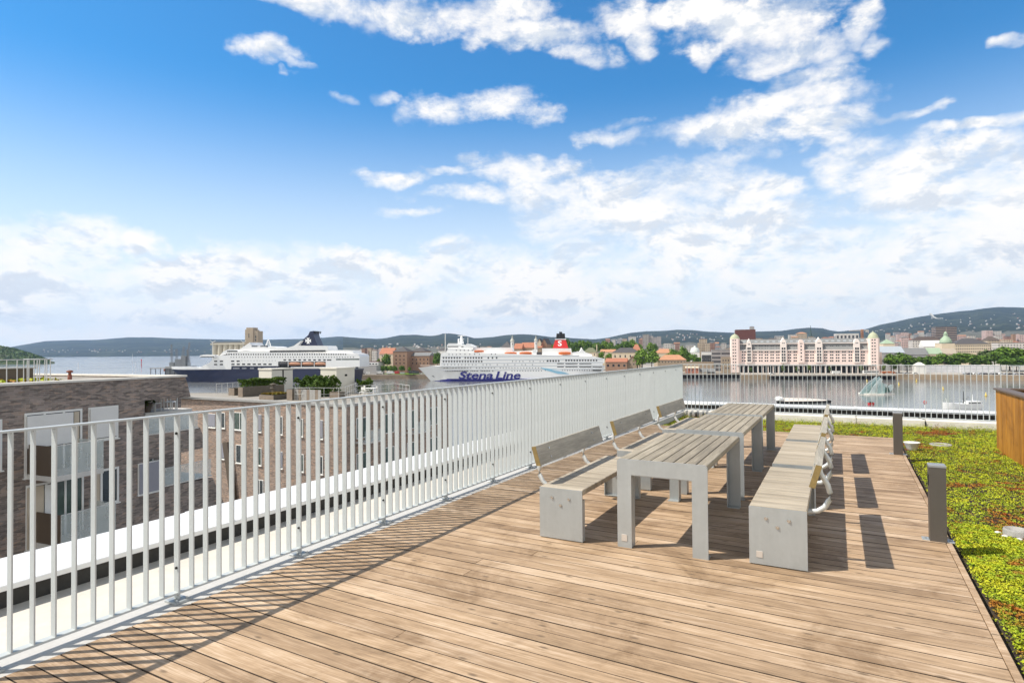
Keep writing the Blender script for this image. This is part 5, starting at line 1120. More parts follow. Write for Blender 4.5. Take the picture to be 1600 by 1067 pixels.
block(t, 'superstructure', FD, [(310, 577.2), (317, 571.5), (328, 566), (331, 562), (334, 556), (352, 555), (382, 548.5), (412, 548), (560, 553.5), (562, 557), (562, 573.2), (509, 573.2), (509, 564.9), (434.5, 564.9), (434.5, 571.8), (361.5, 571.8), (361, 577.)], .0, 28, M_SHIPW)
block(t, 'bridge_deck', FD, [(343, 555.6), (349, 549), (356, 546), (368, 546.6), (371, 547.5), (382, 548.4)], 1.0, 27, M_SHIPW)
block(t, 'bridge_wing', FD, [(312, 558), (312.5, 555.2), (318, 554), (336, 554.6), (336, 558)], -2.5, 3., M_SHIPW)
block(t, 'upper_deck', FD, [(371, 547.6), (377, 544), (390, 535), (393, 540), (414, 541), (417.5, 543.2), (424, 541.2), (429, 541.8), (432, 543.4), (450, 543), (459, 540.3), (465.5, 535.6), (471, 532), (466, 540), (510, 540.2), (512, 542), (513, 547), (551, 547.5), (551.5, 551.5), (560, 553)], 2.0, 26, M_SHIPW)
m = MB(); fin = [(463, 540), (472, 532.2), (481.5, 523.5), (484, 518), (489.6, 517), (489.5, 523), (491, 527), (496.5, 540)]; m.prism([S(*q, 7) for q in fin], 7, 21); fo = m.build('funnel', M_NAVY, t)
m = MB()
for k in range(5): a = S(484.5 + 1.1 * k, 519); m.tube([(a[0], 9 + 2 * k, a[1] - 1), (a[0] + .6, 9 + 2 * k, a[1] + 1.5)], .45, 6)
for k in range(5): m2 = MB(); a = S(484.5 + 1.1 * k, 519); m2.tube([(a[0], 9 + 2 * k, a[1] - 1), (a[0] + .8, 9 + 2 * k, a[1] + 1.2)], .5, 6); m2.build('exhaust_pipe', M_SOOT, fo)
m = MB(); cx, cz = S(481.5, 532.4, 7); r_ = S(486.2, 532, 7)[0] - cx
def arm(a): ca, sa = math.cos(a), math.sin(a); return [(cx + (x * ca - z * sa) * r_, cz + (x * sa + z * ca) * r_) for x, z in ((-.16, .05), (.16, .05), (.26, .3), (.52, 1), (0, .9), (-.52, 1), (-.26, .3))]
for k in range(4): m.prism(arm(k * math.pi / 2), 6.9 - .004 * k, 6.97)
m.prism([(cx - .17 * r_, cz - .17 * r_), (cx + .17 * r_, cz - .17 * r_), (cx + .17 * r_, cz + .17 * r_), (cx - .17 * r_, cz + .17 * r_)], 6.87, 6.95)
m.build('cross_emblem', M_SHIPW, fo)
m = MB(); a = S(400, 541); m.box(S(391.5, 541)[0], S(400.5, 541)[0], 1.9, 6, S(396, 541.6)[1], S(396, 540)[1]); m.box(S(405, 541)[0], S(414, 541)[0], 1.9, 6, S(410, 541.6)[1], S(410, 540)[1]); m.build('window_strip', M_WIN, t)
m = MB(); zt1 = S(410, 529.5)[1]; zb_ = S(410, 541)[1]
for px in (405.3, 413.6): m.tube([(S(px, 541)[0], 12, zb_), (S(409.8, 529.5)[0], 12, zt1)], .4, 5)
for f in (.25, .5, .75): zz = zb_ + (zt1 - zb_) * f; w = (1 - f) * (S(413.6, 541)[0] - S(405.3, 541)[0]) / 2 + .6; xc = S(409.5, 535)[0]; m.box(xc - w, xc + w, 11.6, 12.4, zz - .25, zz + .25)
m.build('radar_mast', M_SHIPW, t)
strip(t, FD, 421.5, 508.5, 547.6, 549.8, .0, None); strip(t, FD, 355, 371, 547.8, 549.8, 1.0); strip(t, FD, 313, 335, 557, 558.2, -2.5)
strip(t, FD, 525, 533, 560.4, 562.4, 0, M_PANEG); strip(t, FD, 533.8, 562 - .5, 560.4, 562.2, 0, M_PANEG)
put_windows(t, row_windows(FD, 337, 346, 564.4, 2) + row_windows(FD, 337, 346, 569.4, 2) + row_windows(FD, 363.5, 372, 564.2, 2) + row_windows(FD, 364, 422, 569, 8), 3.2, 1.4)
put_windows(t, row_windows(FD, 445, 507, 562.3, 9), 2.6, 1.3); put_windows(t, row_windows(FD, 512.5, 516, 562.3, 2), 2., 1.2)
put_windows(t, row_windows(FD, 354, 480, 553.6, 34) + row_windows(FD, 484, 540, 553.4, 16), 1.1, 1.3, 22)
put_windows(t, row_windows(FD, 361, 552, 558, 46), .8, .85, 22); put_windows(t, [q for q in row_windows(FD, 378, 430, 563.4, 12) if r2.random() > .3], .5, .6)
m = MB(); a, b2 = S(361.6, 571.9, .0), S(434.4, 576.9, .0); m.box(a[0], b2[0], .5, 27, b2[1], a[1]); m.build('mooring_deck', M_NAVY, t)
for k, (pa, pb) in enumerate(((364, 374), (378, 385), (390.5, 397), (403, 407.5), (412, 424))): strip(t, FD, pa, pb, 574.2, 576.4, .3, M_STEEL_D, 'deck_fitting')
m = MB(); a, b2 = S(434.6, 565, 0), S(508.9, 573, 0); m.box(a[0], b2[0], 2.6, 26, b2[1], a[1]); m.build('boat_deck', M_SOOT, t)
for pa, pb, mt in ((435.6, 448.4, M_SLATE), (451, 469, M_SALMON), (472, 489.6, M_SALMON), (491.8, 508.6, M_SALMON)): lifeboat(t, FD, pa, pb, 568.7, mt, 1.0, 3.1)
for px in (450, 470.5, 490.8): a = S(px, 565); m = MB(); m.box(a[0] - .25, a[0] + .25, .1, .6, S(px, 573)[1], a[1]); m.build('davit_post', M_SHIPW, t)
for pa in (361.5,): a = S(361, 579.6); put_windows(t, row_windows(FD, 361, 374.5, 579.4, 4), .4, .5)
# ------------------------------------------------------------------ silo and crane rig
FQ = frame_at(365, 560, 720, ZQ, YAW - R(8)); S = lambda px, py, y=0.: FQ.p(px, py, y)
t = fthing('grain_silo', 'cream grain silo of upright cylinders behind the navy ferry bridge', 'silo', FQ); m = MB(); M_SILO = plain('silo_concrete', (.60, .55, .44), .85, 0, .08, .15); M_TAN = plain('tan_concrete', (.42, .34, .25), .85, 0, .12, .15)
for k in range(8): x = S(333 + 8.6 * k, 560)[0]; MB().lathe([(3.4, 0), (3.4, S(350, 539)[1])], 20, x, 4).build('silo_cylinder', M_SILO, t)
a = S(328.5, 539); b2 = S(400, 535.5); MB().box(a[0], b2[0], 0.2, 9, a[1] + .01, b2[1]).build('top_gallery', M_SILO, t); MB().box(a[0] + 2, b2[0] - 1, .6, 8, b2[1] + .01, b2[1] + 1.6).build('gallery_roof', M_SLATE_G, t)
t = fthing('silo_tower', 'tall tan silo tower with a stepped top rising above the navy ferry', 'tower', FQ); m = MB(); a, b2 = S(384, 540), S(396.5, 515); c2 = S(402.8, 517); m.box(a[0], b2[0], -1.5, 12, 0, b2[1]); m.box(b2[0] + .01, c2[0], -.5, 11, 0, c2[1]); m.box(a[0] + .6, b2[0] - .8, 0, 10, b2[1] + .01, S(388, 511.8)[1]); m.build('wall', M_TAN, t)
put_windows(t, [S(399.8, y) for y in (526.5, 531.3, 536.6)], 1.6, 2.6, 9, -.5); put_windows(t, [S(390, 524.5)], 1.0, 5., 9, -1.5)
for pa, s in ((330, 1), (378, 1)):
    fr = frame_at(pa + 2, 536, 712, ZQ); t = fthing('silo_crane', 'thin white crane at the left end of the silo roof' if pa == 330 else 'thin white crane at the tower end of the silo roof', 'crane', fr); z = fr.p(pa, 535)[1]
    MB().tube([(0, 0, 0), (0, 0, z + 1)], .4, 6).build('mast', M_WHITEW, t); MB().tube([(0, 0, z), (-3.2, 0, z + 2.6)], .28, 5).build('jib', M_WHITEW, t); MB().tube([(0, 0, z), (3.6, 0, z + 1.8)], .28, 5).build('jib', M_WHITEW, t)
M_STEEL = plain('grey_steelwork', (.26, .27, .28), .6, .2, .12, .6)
def lattice(t, fr, px, y0, y1, w, name='lattice_mast', lean=0.):
    m = MB(); x, z0 = fr.p(px, y0); z1 = fr.p(px, y1)[1]; n = max(3, int((z1 - z0) / (w * 1.3)))
    for sx in (-1, 1):
        for sy in (-1, 1): m.tube([(x + sx * w / 2, sy * w / 2, z0), (x + lean + sx * w * .3, sy * w * .3, z1)], .22, 5)
    for k in range(n):
        za, zb = z0 + (z1 - z0) * k / n, z0 + (z1 - z0) * (k + 1) / n; f = 1 - .4 * k / n; xo = lean * (k + .5) / n
        m.tube([(x + xo - w / 2 * f, -w / 2 * f, za), (x + xo + w / 2 * f, -w / 2 * f, zb)], .14, 4); m.tube([(x + xo + w / 2 * f, w / 2 * f, za), (x + xo - w / 2 * f, w / 2 * f, zb)], .14, 4)
    return m.build(name, M_STEEL, t)
fr = frame_at(282, 578, 800, ZW); t = fthing('crane_barge', 'grey harbour crane barge of lattice masts left of the navy ferry', 'barge', fr)
a, b2 = fr.p(262, 580), fr.p(303, 572); MB().bbox(a[0], b2[0], -6, 8, -.5, b2[1], .3).build('hull', M_STEEL, t)
for px, y1, w, ln in ((269, 538, 2.2, -1), (276, 545, 2.6, 0), (284, 541, 3., 3), (292, 535, 2.2, 3.5), (297, 546, 2., -4)): lattice(t, fr, px, 573, y1, w, 'lattice_mast', ln)
for px, y0, y1, w in ((280, 572, 561, 9), (288, 572, 556, 6), (270, 572, 566, 6)): x, z0 = fr.p(px, y0); z1 = fr.p(px, y1)[1]; MB().box(x - w / 2, x + w / 2, -3, 3, z0, z1).build('deckhouse', M_STEEL, t)
x, z0 = fr.p(260, 572); t2_ = fthing('container', 'orange container on the pier left of the crane barge', 'container', frame_at(259, 572, 805, ZQ)); MB().bbox(-3, 3, 0, 2.5, 0, 2.8, .1).build('body', M_ORANGE, t2_)
fr = frame_at(300, 570, 780, ZQ); t = fthing('container', 'blue container on the pier beside the crane barge', 'container', fr); MB().bbox(-2, 3.4, 0, 2.5, 0, 2.8, .1).build('body', plain('container_blue', (.05, .16, .36), .6), t)
fr = frame_at(255, 580, 790, ZW); t = fthing('pier', 'dark piled pier at the left of the navy ferry bow', 'pier', fr); a, b2 = fr.p(233, 575), fr.p(318, 573.4); MB().box(a[0], b2[0], 1, 14, a[1] - 1.2, a[1]).build('deck', M_CONC_D, t)
for k in range(12): x = a[0] + 1 + k * (b2[0] - a[0] - 2) / 11; MB().tube([(x, 2, -2), (x, 2, a[1] - 1.21)], .45, 6).build('pile', M_PILE, t)
# ------------------------------------------------------------------ pink warehouse
FH = frame_at(1260, 582.5, 583, ZQ, YAW - R(20)); S = lambda px, py, y=0.: FH.p(px, py, y)
t = fthing('pink_warehouse', 'long pink harbour warehouse with domed end towers, gabled bays and a dark arcade', 'building', FH)
x0, x1 = S(1150, 560)[0], S(1372, 560)[0]; zc = S(1260, 547)[1]; ztop = S(1260, 537)[1]; zr = S(1260, 529.3, 8)[1]; zcan = S(1260, 571)[1]
MB().box(x0, x1, 0, 24, zcan + .3, zc).build('wall', M_PINK, t); MB().box(x0, x1, 4, 24, 0, zcan + .299).build('arcade_back', M_SOOT, t)
m = MB(); m.prism([(-.6, zc + .01), (-.6, zc + .5), (1.8, S(1260, 541.6)[1]), (2.4, ztop), (24, ztop), (24, zc + .01)], x0, x1, 'yz'); m.build('mansard', plain('mansard_slate', (.22, .22, .215), .75, 0, .1, .3), t)
m = MB(); m.box(x0, x1, 1.2, 24, ztop + .01, ztop + .7); m.box(x0, x1, -.9, -.61, zc - .4, zc + .45); m.build('cornice', M_PINKL, t)
m = MB(); m.prism([(2.0, ztop + .71), (8, zr), (16, zr), (22, ztop + .71)], x0, x1, 'yz'); ro = m.build('roof', MATS['mansard_slate'], t)
for k in range(22):
    px = 1163 + k * 9.3; q = MB(); xx = S(px, 534)[0]; q.add([(xx - 1.3, 3.6, ztop + .71 + (zr - ztop - .71) * .27 + .1), (xx + 1.3, 3.6, ztop + .71 + (zr - ztop - .71) * .27 + .1), (xx + 1.3, 5.4, ztop + .71 + (zr - ztop - .71) * .57 + .1), (xx - 1.3, 5.4, ztop + .71 + (zr - ztop - .71) * .57 + .1)], [(0, 1, 2, 3)]); q.build('skylight', plain('skylight_glass', (.36, .39, .41), .3, 0, .05, .3), ro)
def bay(pa, pb, ytop, rounded, double):
    a, b2 = S(pa, 560)[0], S(pb, 560)[0]; zt_ = S((pa + pb) / 2, ytop, -1.5)[1]; c3 = (a + b2) / 2; w = (b2 - a) / 2; zs_ = S((pa + pb) / 2, ytop + 9, -1.5)[1]
    pl = [(a, zcan + 2.5), (b2, zcan + 2.5), (b2, zs_)] + [(c3 + w * math.cos(R(an)), zs_ + (zt_ - zs_) * math.sin(R(an)) ** (.9 if rounded else 1.3)) for an in (15, 35, 55, 75, 90, 105, 125, 145, 165)] + [(a, zs_)]
    m = MB(); m.prism(pl, -1.6, 6); o = m.build('gabled_bay', M_PINKL if double else M_PINK, t)
    if not rounded:
        m = MB(); m.lathe([(w * .95, zt_ - 2.2), (w * .5, zt_ - .4), (.15, zt_ + 1.9)], 4, c3, 3); m.build('roof_cap', M_COPPER if False else M_PINKL, o)
    rows_ = (544.6, 549.4, 554.2, 558.9, 563.2) if double else (541, 546.5, 551.5, 557, 562)
    me = win_mesh(1.5 if double else 1.2, 2.2 if double else 1.4)
    for y in rows_:
        for dx in ((-.36, .36) if double else (0,)): place('window', me, o, (c3 + dx * w, -1.6, S(0 + (pa + pb) / 2, y, -1.6)[1]))
    for dx in (-.25, .25): place('window', win_mesh(.8, 1.0), o, (c3 + dx * w, -1.6, S((pa + pb) / 2, ytop + 6.5, -1.6)[1]))
for q in ((1166.5, 1174.5, 531.5, 0, 1), (1219.5, 1229, 529.5, 0, 1), (1247, 1256.5, 530.3, 1, 0), (1274.5, 1285, 529.3, 0, 1), (1334, 1343.5, 529.3, 1, 1)): bay(*q)
def tower(pa, pb, ybody, ydome, side):
    a, b2 = S(pa, 560)[0], S(pb, 560)[0]; zb = S((pa + pb) / 2, ybody, -3)[1]; zt_ = S((pa + pb) / 2, ydome, -3)[1]; c3 = (a + b2) / 2; w = (b2 - a) / 2; h = zt_ - zb
    m = MB(); ch = w * .3; m.prism([(a + ch, -3), (b2 - ch, -3), (b2, -3 + ch), (b2, 12), (a, 12), (a, -3 + ch)], 0, zb, 'xy'); o = m.build('tower', M_PINK, t)
    MB().lathe([(w * 1.02, zb + .01), (w * 1.06, zb + .6), (w * .98, zb + .62), (w * .96, zb + h * .22), (w * .82, zb + h * .5), (w * .52, zb + h * .78), (w * .2, zb + h * .93), (.3, zb + h * 1.0), (.15, zb + h * 1.16), (0, zb + h * 1.17)], 12, c3, -3 + w).build('dome', plain('dome_green', (.44, .46, .31), .7, 0, .1, .4), o)
    me = win_mesh(1.1, 1.2)
    for y in np.arange(ybody + 2.5, 580, 4.9):
        for dx in (-.34, .12): place('window', me, o, (c3 + dx * w, -3, S((pa + pb) / 2, y, -3)[1]))
tower(1140.8, 1156, 529.2, 521.6, -1); tower(1356.5, 1374, 528.5, 518.3, 1)
MB().box(S(1374.1, 560)[0], S(1379, 560)[0], 2, 20, 0, S(1376, 550)[1]).build('side_wing', M_PINK, t)
cols = [1160.3, 1164, 1178, 1181.2, 1187, 1190.5, 1196, 1199.2, 1204.8, 1208, 1213.8, 1217, 1232, 1235, 1241, 1244, 1259.5, 1262.5, 1267, 1270.5, 1288.6, 1291.6, 1298, 1301, 1307, 1310.4, 1317, 1320.4, 1327, 1330.4, 1346.5, 1350]
pts = [S(px, y) for y in (549.8, 554.4, 559, 563.6) for px in cols]; put_windows(t, pts, 1.3, 1.4, 64)
put_windows(t, [S(px, 540.6, 1.9) for px in cols], 1.1, .9, 16, 1.9); put_windows(t, [S(px, 544.6, .6) for px in cols], .9, 1.0, 16, .55)
MB().bbox(x0 + 1, x1 - 3, -6, 4, zcan - .25, zcan + .28, .05).build('canopy', MATS['mansard_slate'], t)
cm = MB().box(-.35, .35, -.35, .35, 0, zcan - .26).mesh('column', M_PINKL)
for k in range(27): place('column', cm, t, (x0 + 2 + k * (x1 - x0 - 6) / 26, -5.2, 0))
# piers and piles along the basin
def pile_row(name, label, pa, ka, pb, kb_, n, deck_w, dz_=-.05):
    A_, B2 = D(pa, 590, ka), D(pb, 590, kb_); v = (B2 - A_) * np.array([1, 1, 0]); L = float(np.linalg.norm(v)); an = math.atan2(v[1], v[0]); t = thing(name, label, 'pier', (A_[0], A_[1], ZW), an)
    MB().bbox(0, L, -deck_w, -.02, ZQ - ZW - .9 + dz_, ZQ - ZW + dz_, .08).build('deck', M_QUAY, t)
    pm = MB().box(-.5, .5, -.5, .5, -2, ZQ - ZW - .91 + dz_).mesh('pile', M_PILE)
    for k in range(n): place('pile', pm, t, (L * (k + .5) / n, -deck_w + .9, 0))
    MB().box(0, L, -.6, -.1, -2, ZQ - ZW - .92 + dz_).build('fender_wall', M_PILE, t)
pile_row('timber_pier', 'dark piled pier carrying the small sheds left of the pink warehouse', 1062, 590, 1157, 586, 26, 8.)
pile_row('quay_apron', 'piled quay edge in front of the pink warehouse', 1202, 548.5, 1398, 532.5, 30, 5.)
# ------------------------------------------------------------------ vehicles on the quays
def vehicle(label, px, py, k, L, H, mat, kind, group=None, z=ZQ, rz=0.):
    w = D(px, py, k); t = thing({'van': 'parked_van', 'car': 'parked_car', 'lorry': 'parked_lorry', 'bus': 'parked_bus'}[kind], label, kind, (w[0], w[1], z), YAW + rz, group); W_ = 2.0 if kind != 'car' else 1.7; m = MB()
    if kind == 'car': m.prism([(-L / 2, .3), (L / 2, .3), (L / 2, .8), (L * .3, .85), (L * .15, H), (-L * .3, H), (-L * .46, .85), (-L / 2, .8)], -W_ / 2, W_ / 2)
    elif kind == 'lorry': m.box(-L / 2, L * .28, -W_ / 2, W_ / 2, .8, H); m.prism([(L * .3, .5), (L / 2, .5), (L / 2, H * .55), (L * .46, H * .85), (L * .3, H * .85)], -W_ / 2, W_ / 2)
    else: m.prism([(-L / 2, .35), (L / 2, .35), (L / 2, H * .5), (L * .42, H), (-L / 2, H)], -W_ / 2, W_ / 2)
    m.build('body', mat, t); m = MB()
    if kind == 'car': m.prism([(L * .24, .9), (L * .13, H - .08), (-L * .28, H - .08), (-L * .40, .9)], -W_ / 2 - .01, W_ / 2 + .01)
    elif kind == 'bus': m.box(-L * .48, L * .44, -W_ / 2 - .02, W_ / 2 + .02, H * .5, H * .82)
    else: m.prism([(L * .36, H * .52), (L * .48, H * .52), (L * .44, H * .78), (L * .36, H * .78)], -W_ / 2 - .01, W_ / 2 + .01)
    m.build('side_windows', M_WIN, t)
    for sx in (-.32, .33): m = MB(); m.tube([(L * sx, -W_ / 2 - .03, .38), (L * sx, W_ / 2 + .03, .38)], .38, 10); m.build('wheel', M_SOOT, t)
M_VW = plain('vehicle_white', (.72, .72, .70), .35, 0, .04, 2); M_VR = plain('vehicle_red', (.5, .03, .03), .35, 0, .04, 2); M_VD = plain('vehicle_dark', (.03, .03, .035), .3, 0, .1, 2); M_VS = plain('vehicle_silver', (.42, .43, .45), .3, .3, .05, 2)
for q in (('red lorry cab coupled to a white box on the quay before the brick houses', 620, 584, 630, 5.5, 3.2, M_VR, 'van'), ('white lorry box left of the red cab', 610.5, 584, 630, 8.5, 3.4, M_VW, 'lorry'), ('dark coach parked near the white ship bow', 647, 582.5, 632, 11, 3.6, M_VD, 'bus'), ('white tanker lorry left of the white lorry box', 593, 582, 634, 7, 3.6, M_VW, 'lorry'),
          ('white van at the stern of the navy ferry', 576, 582, 636, 5.5, 2.6, M_VW, 'van'), ('dark car beside the white van at the ferry stern', 567, 584, 634, 4.4, 1.5, M_VD, 'car'), ('white car between the coach and the bow of the white ship', 658, 584, 628, 4.4, 1.6, M_VW, 'car'), ('silver van right of the red lorry cab', 629, 583.5, 630, 5, 2.2, M_VS, 'van'),
          ('white van before the arcade of the pink warehouse', 1307, 582, 553, 7.5, 2.8, M_VW, 'van'), ('long white bus by the right tower of the pink warehouse', 1361, 581, 548, 14.5, 3.1, M_VW, 'bus'), ('white car by the left half of the pink warehouse arcade', 1206, 582, 556, 5, 1.7, M_VW, 'car'),
          ('orange-brown container lorry under the tree right of the pink warehouse', 1388, 583, 545, 12, 2.4, plain('rust_orange', (.42, .12, .03), .6), 'lorry'), ('white car below the gatehouse', 1430, 583, 538, 4.6, 1.6, M_VW, 'car'), ('silver car by the dark tree trunks near the slatted warehouse', 1416, 584, 540, 4.4, 1.5, M_VS, 'car')): vehicle(*q)
for i, px in enumerate(range(1508, 1600, 8)): vehicle('small parked car, %s from the left before the slatted warehouse' % ORD[i], px, 582, 521 - i * 1.2, 4.3, 1.5, (M_VS, M_VD, M_VW, M_VS, M_VD)[i % 5], 'car', 'cars parked before the slatted warehouse')
# ------------------------------------------------------------------ on the water
FL = frame_at(1368, 616.5, 28.66 * F / (616.5 - 543), ZW); S = lambda px, py, y=0.: FL.p(px, py, y)
M_SHARD = plain('sculpture_glass', (.34, .47, .46), .25, .1, .3, .25); M_SHARDL = plain('sculpture_glass_pale', (.55, .63, .62), .3, .1, .25, .3); M_GREENP = plain('sculpture_green_panel', (.05, .12, .10), .2, .1, .3, .4)
t = fthing('floating_sculpture', 'floating sculpture of tilted glass and steel shards in the harbour basin', 'sculpture', FL)
pl = [S(1341, 615), S(1352, 616.5), S(1372, 617.5), S(1392, 616), S(1396, 614.5), S(1384, 613.4), S(1345, 613.2)]
m = MB(); m.prism([(S(1341, 616)[0], 0), (S(1352, 616)[0], -4), (S(1372, 616)[0], -6), (S(1395, 616)[0], -2), (S(1390, 616)[0], 6), (S(1350, 616)[0], 6)], -.5, .9, 'xy'); m.build('float', M_CONC, t)
def shard(poly, y0, y1, mat, tilt=0.):
    m = MB(); P3 = [S(*q) for q in poly]; m.prism(P3, y0, y1); o = m.build('shard', mat, t); return o
shard([(1340, 615.5), (1348, 607), (1371, 588), (1372.5, 590), (1362, 603), (1354, 615)], -2, -1.7, M_SHARD); shard([(1345, 614), (1356, 600), (1371.5, 587.6), (1369, 596), (1358, 613)], 1, 1.3, M_SHARDL); shard([(1352, 615), (1361, 601), (1370, 590), (1374, 592), (1370, 603), (1364, 615)], -3.4, -3.1, M_SHARDL); shard([(1362, 615), (1366, 602), (1372, 597), (1376, 604), (1375, 614)], -4.5, -4.2, M_SHARD)
shard([(1371, 613), (1371.5, 602), (1377, 600), (1387, 602), (1386, 612.5)], -2.5, 3, M_GREENP); shard([(1374, 601), (1378, 598.6), (1382, 601), (1380, 605)], -3.2, -2.9, M_SHARDL); shard([(1383, 603), (1387, 600), (1391, 600.4), (1391, 606), (1386, 611)], -3., -2.7, M_SHARDL); shard([(1387, 607), (1391, 604), (1391.5, 611), (1386, 613)], -1, -.7, M_SHARD)
MB().tube([S(1371, 588) [:1] + (0.,) + S(1371, 588)[1:], S(1371, 583)[:1] + (0.,) + S(1371, 583)[1:]], .12, 5).build('aerial', M_STEEL, t)
def small_hull(t, L, B, H, mat, name='hull', sheer=.35):
    m = MB(); st_ = [(-.5, .75), (-.42, .88), (-.2, 1.), (.1, 1.), (.3, .78), (.42, .42), (.5, .04)]; V = []
    for f, b in st_: z = H * (1 + sheer * max(0, f) * 2 + .15 * max(0, -f)); V += [(L * f * .96, -B / 2 * b * .75, -.3), (L * f, -B / 2 * b, z), (L * f, B / 2 * b, z), (L * f * .96, B / 2 * b * .75, -.3)]
    n = len(st_); m.add(V, [(i * 4 + j, (i + 1) * 4 + j, (i + 1) * 4 + j + 1, i * 4 + j + 1) for i in range(n - 1) for j in range(3)] + [(3, 2, 1, 0), tuple((n - 1) * 4 + j for j in range(4))]); return m.build(name, mat, t)
def boat_at(name, label, px, py, rz=0., group=None, cat='boat'):
    hz = 547.4 - (px - 800) * .0081; k = (EYE - ZW) * F / (py - hz); w = D(px, py, k); return thing(name, label, cat, (w[0], w[1], ZW), YAW + rz, group), k / F
t, s = boat_at('fishing_boat', 'white fishing boat with a dark mast and small wheelhouse, just beyond the far coping', 1502, 638.5, math.pi)
L = 60 * s; small_hull(t, L, 4.4, 2.3, M_SHIPW, 'hull'); MB().bbox(-L * .46, -L * .12, -1.5, 1.5, 1.4, 3.4, .1).build('wheelhouse', M_SHIPW, t); m = MB(); m.box(-L * .45, -L * .13, -1.55, 1.55, 2.3, 2.9); m.build('wheelhouse_window', M_WIN, t); MB().bbox(-L * .47, -L * .1, -1.7, 1.7, 3.41, 3.55, .03).build('wheelhouse_roof', M_SHIPW, t)
MB().tube([(-L * .06, 0, 1), (-L * .06, 0, 27 * s)], [.22, .14], 7).build('mast', M_SOOT, t); MB().tube([(-L * .06, 0, 3), (-L * .2, 0, 5.8)], .08, 5).build('boom', M_SOOT, t); MB().tube([(-L * .3, 0, 3.5), (-L * .3, 0, 6.6)], [.16, .08], 5).build('radar_mast', M_SHIPW, t); MB().tube([(L * .36, 0, 1.6), (L * .40, 0, 5)], .08, 5).build('bow_pole', M_SHIPW, t)
MB().bbox(L * .0, L * .3, -1.2, 1.2, 1.45, 1.9, .05).build('hatch', plain('buff_hatch', (.58, .48, .38), .7), t)
t, s = boat_at('covered_boat', 'long pale boat under a light cover, its dark stern to the right, in the basin', 1255, 629.5, math.pi + .1)
L = 88 * s; small_hull(t, L, 5.2, 1.1, M_SOOT, 'hull', .1); m = MB(); V = []
for f, b, h in ((-.44, .35, 1.3), (-.3, .8, 1.9), (-.1, 1, 2.4), (.15, 1, 2.7), (.35, .75, 2.9), (.45, .35, 2.9)): V += [(L * f, -2.75 * b, 1.15), (L * f, 0, h), (L * f, 2.75 * b, 1.15)]
m.add(V, [(i * 3 + j, (i + 1) * 3 + j, (i + 1) * 3 + j + 1, i * 3 + j + 1) for i in range(5) for j in (0, 1)] + [(2, 1, 0), (15, 16, 17)], 0, True); m.build('cover', plain('pale_cover', (.70, .63, .57), .7, 0, .06, .3), t)
m = MB(); m.lathe([(1.8, 1.6), (2.1, 2.6), (1.5, 3.4), (0, 3.7)], 12, L * .45, 0); m.build('bow_tent', M_SHIPW, t)
for lb, px, py, mt, h in (('red rubber boat floating beyond the coping', 1361.5, 632, M_RED, 0),):
    t, s = boat_at('dinghy', lb, px, py); small_hull(t, 9.5 * s, 1.7, .8, mt); MB().box(-.8, .6, -.5, .5, .6, 1.3).build('engine_cover', M_SOOT, t)
t, s = boat_at('lifebuoy_post', 'white post with a red lifebuoy beyond the coping', 1445, 636.5, 0, None, 'lifebuoy'); MB().tube([(0, 0, -1), (0, 0, 3.4)], .12, 6).build('post', M_SHIPW, t)
MB().tube([(.55 * math.cos(a * math.pi / 6), -.2, 2.4 + .75 * math.sin(a * math.pi / 6)) for a in range(13)], .17, 6).build('ring', M_RED, t)
M_YEL = plain('buoy_yellow', (.70, .52, .10), .5, 0, .05, 2)
for lb, px, py in (('just right of the floating sculpture', 1404.5, 601.5), ('left of the floating sculpture', 1354.5, 597), ('midway between the sculpture and the fishing boat', 1473.5, 609), ('nearest the timber planter', 1540.5, 619), ('close under the far quay wall', 1432, 596.5)):
    t, s = boat_at('buoy', 'small yellow buoy ' + lb, px, py, 0, 'yellow buoys in the harbour basin', 'buoy'); m = MB(); m.lathe([(.0, -.3), (.6, 0), (.62, .6), (.25, 1.1), (.2, 2.2), (0, 2.3)], 10); m.build('body', M_YEL, t)
t, s = boat_at('motor_boat', 'small white motor boat far out on the fjord', 136, 555.3); L = 10 * s; small_hull(t, L, 6, 3, M_STEEL); MB().box(-L * .2, L * .2, -2, 2, 3, 6.5).build('cabin', M_SHIPW, t); MB().tube([(0, 0, 6), (0, 0, 14)], .5, 5).build('mast', M_SHIPW, t)
t, s = boat_at('motor_boat', 'long low ferry far out on the fjord by the crane barge', 256, 554.6); L = 15 * s; small_hull(t, L, 8, 3, M_STEEL); MB().box(-L * .3, L * .3, -3, 3, 3, 6.5).build('cabin', M_SHIPW, t)
t, s = boat_at('sailing_boat', 'sailing boat with bare tall white mast beyond the brick flats', 207, 587); L = 15; small_hull(t, L, 3.6, 1.2, M_SHIPW); MB().tube([(0, 0, 1), (0, 0, 34 * s)], [.16, .1], 6).build('mast', M_SHIPW, t); MB().tube([(0, 0, 2.2), (-5, 0, 2.3)], .12, 5).build('boom', M_SHIPW, t); MB().bbox(-2.5, 2, -1, 1, 1.2, 1.8, .1).build('cabin', M_SHIPW, t)
t, s = boat_at('sailing_boat', 'second sailing boat with a thinner mast right of the tall-masted one', 212, 589, .8); small_hull(t, 10, 3, 1.1, M_SHIPW); MB().tube([(0, 0, 1), (0, 0, 24 * s)], [.14, .08], 6).build('mast', M_SHIPW, t); MB().bbox(-2, 1.5, -.8, .8, 1.1, 1.6, .1).build('cabin', M_SHIPW, t)
t, s = boat_at('beacon', 'red channel beacon right of the sailing masts', 221, 572, 0, None, 'beacon'); MB().tube([(0, 0, -1), (0, 0, 8.5 * s)], [.8, .5], 8).build('post', M_RED, t); MB().lathe([(1.2, 8.5 * s), (1.2, 10 * s), (0, 11 * s)], 8).build('lantern', M_RED, t)
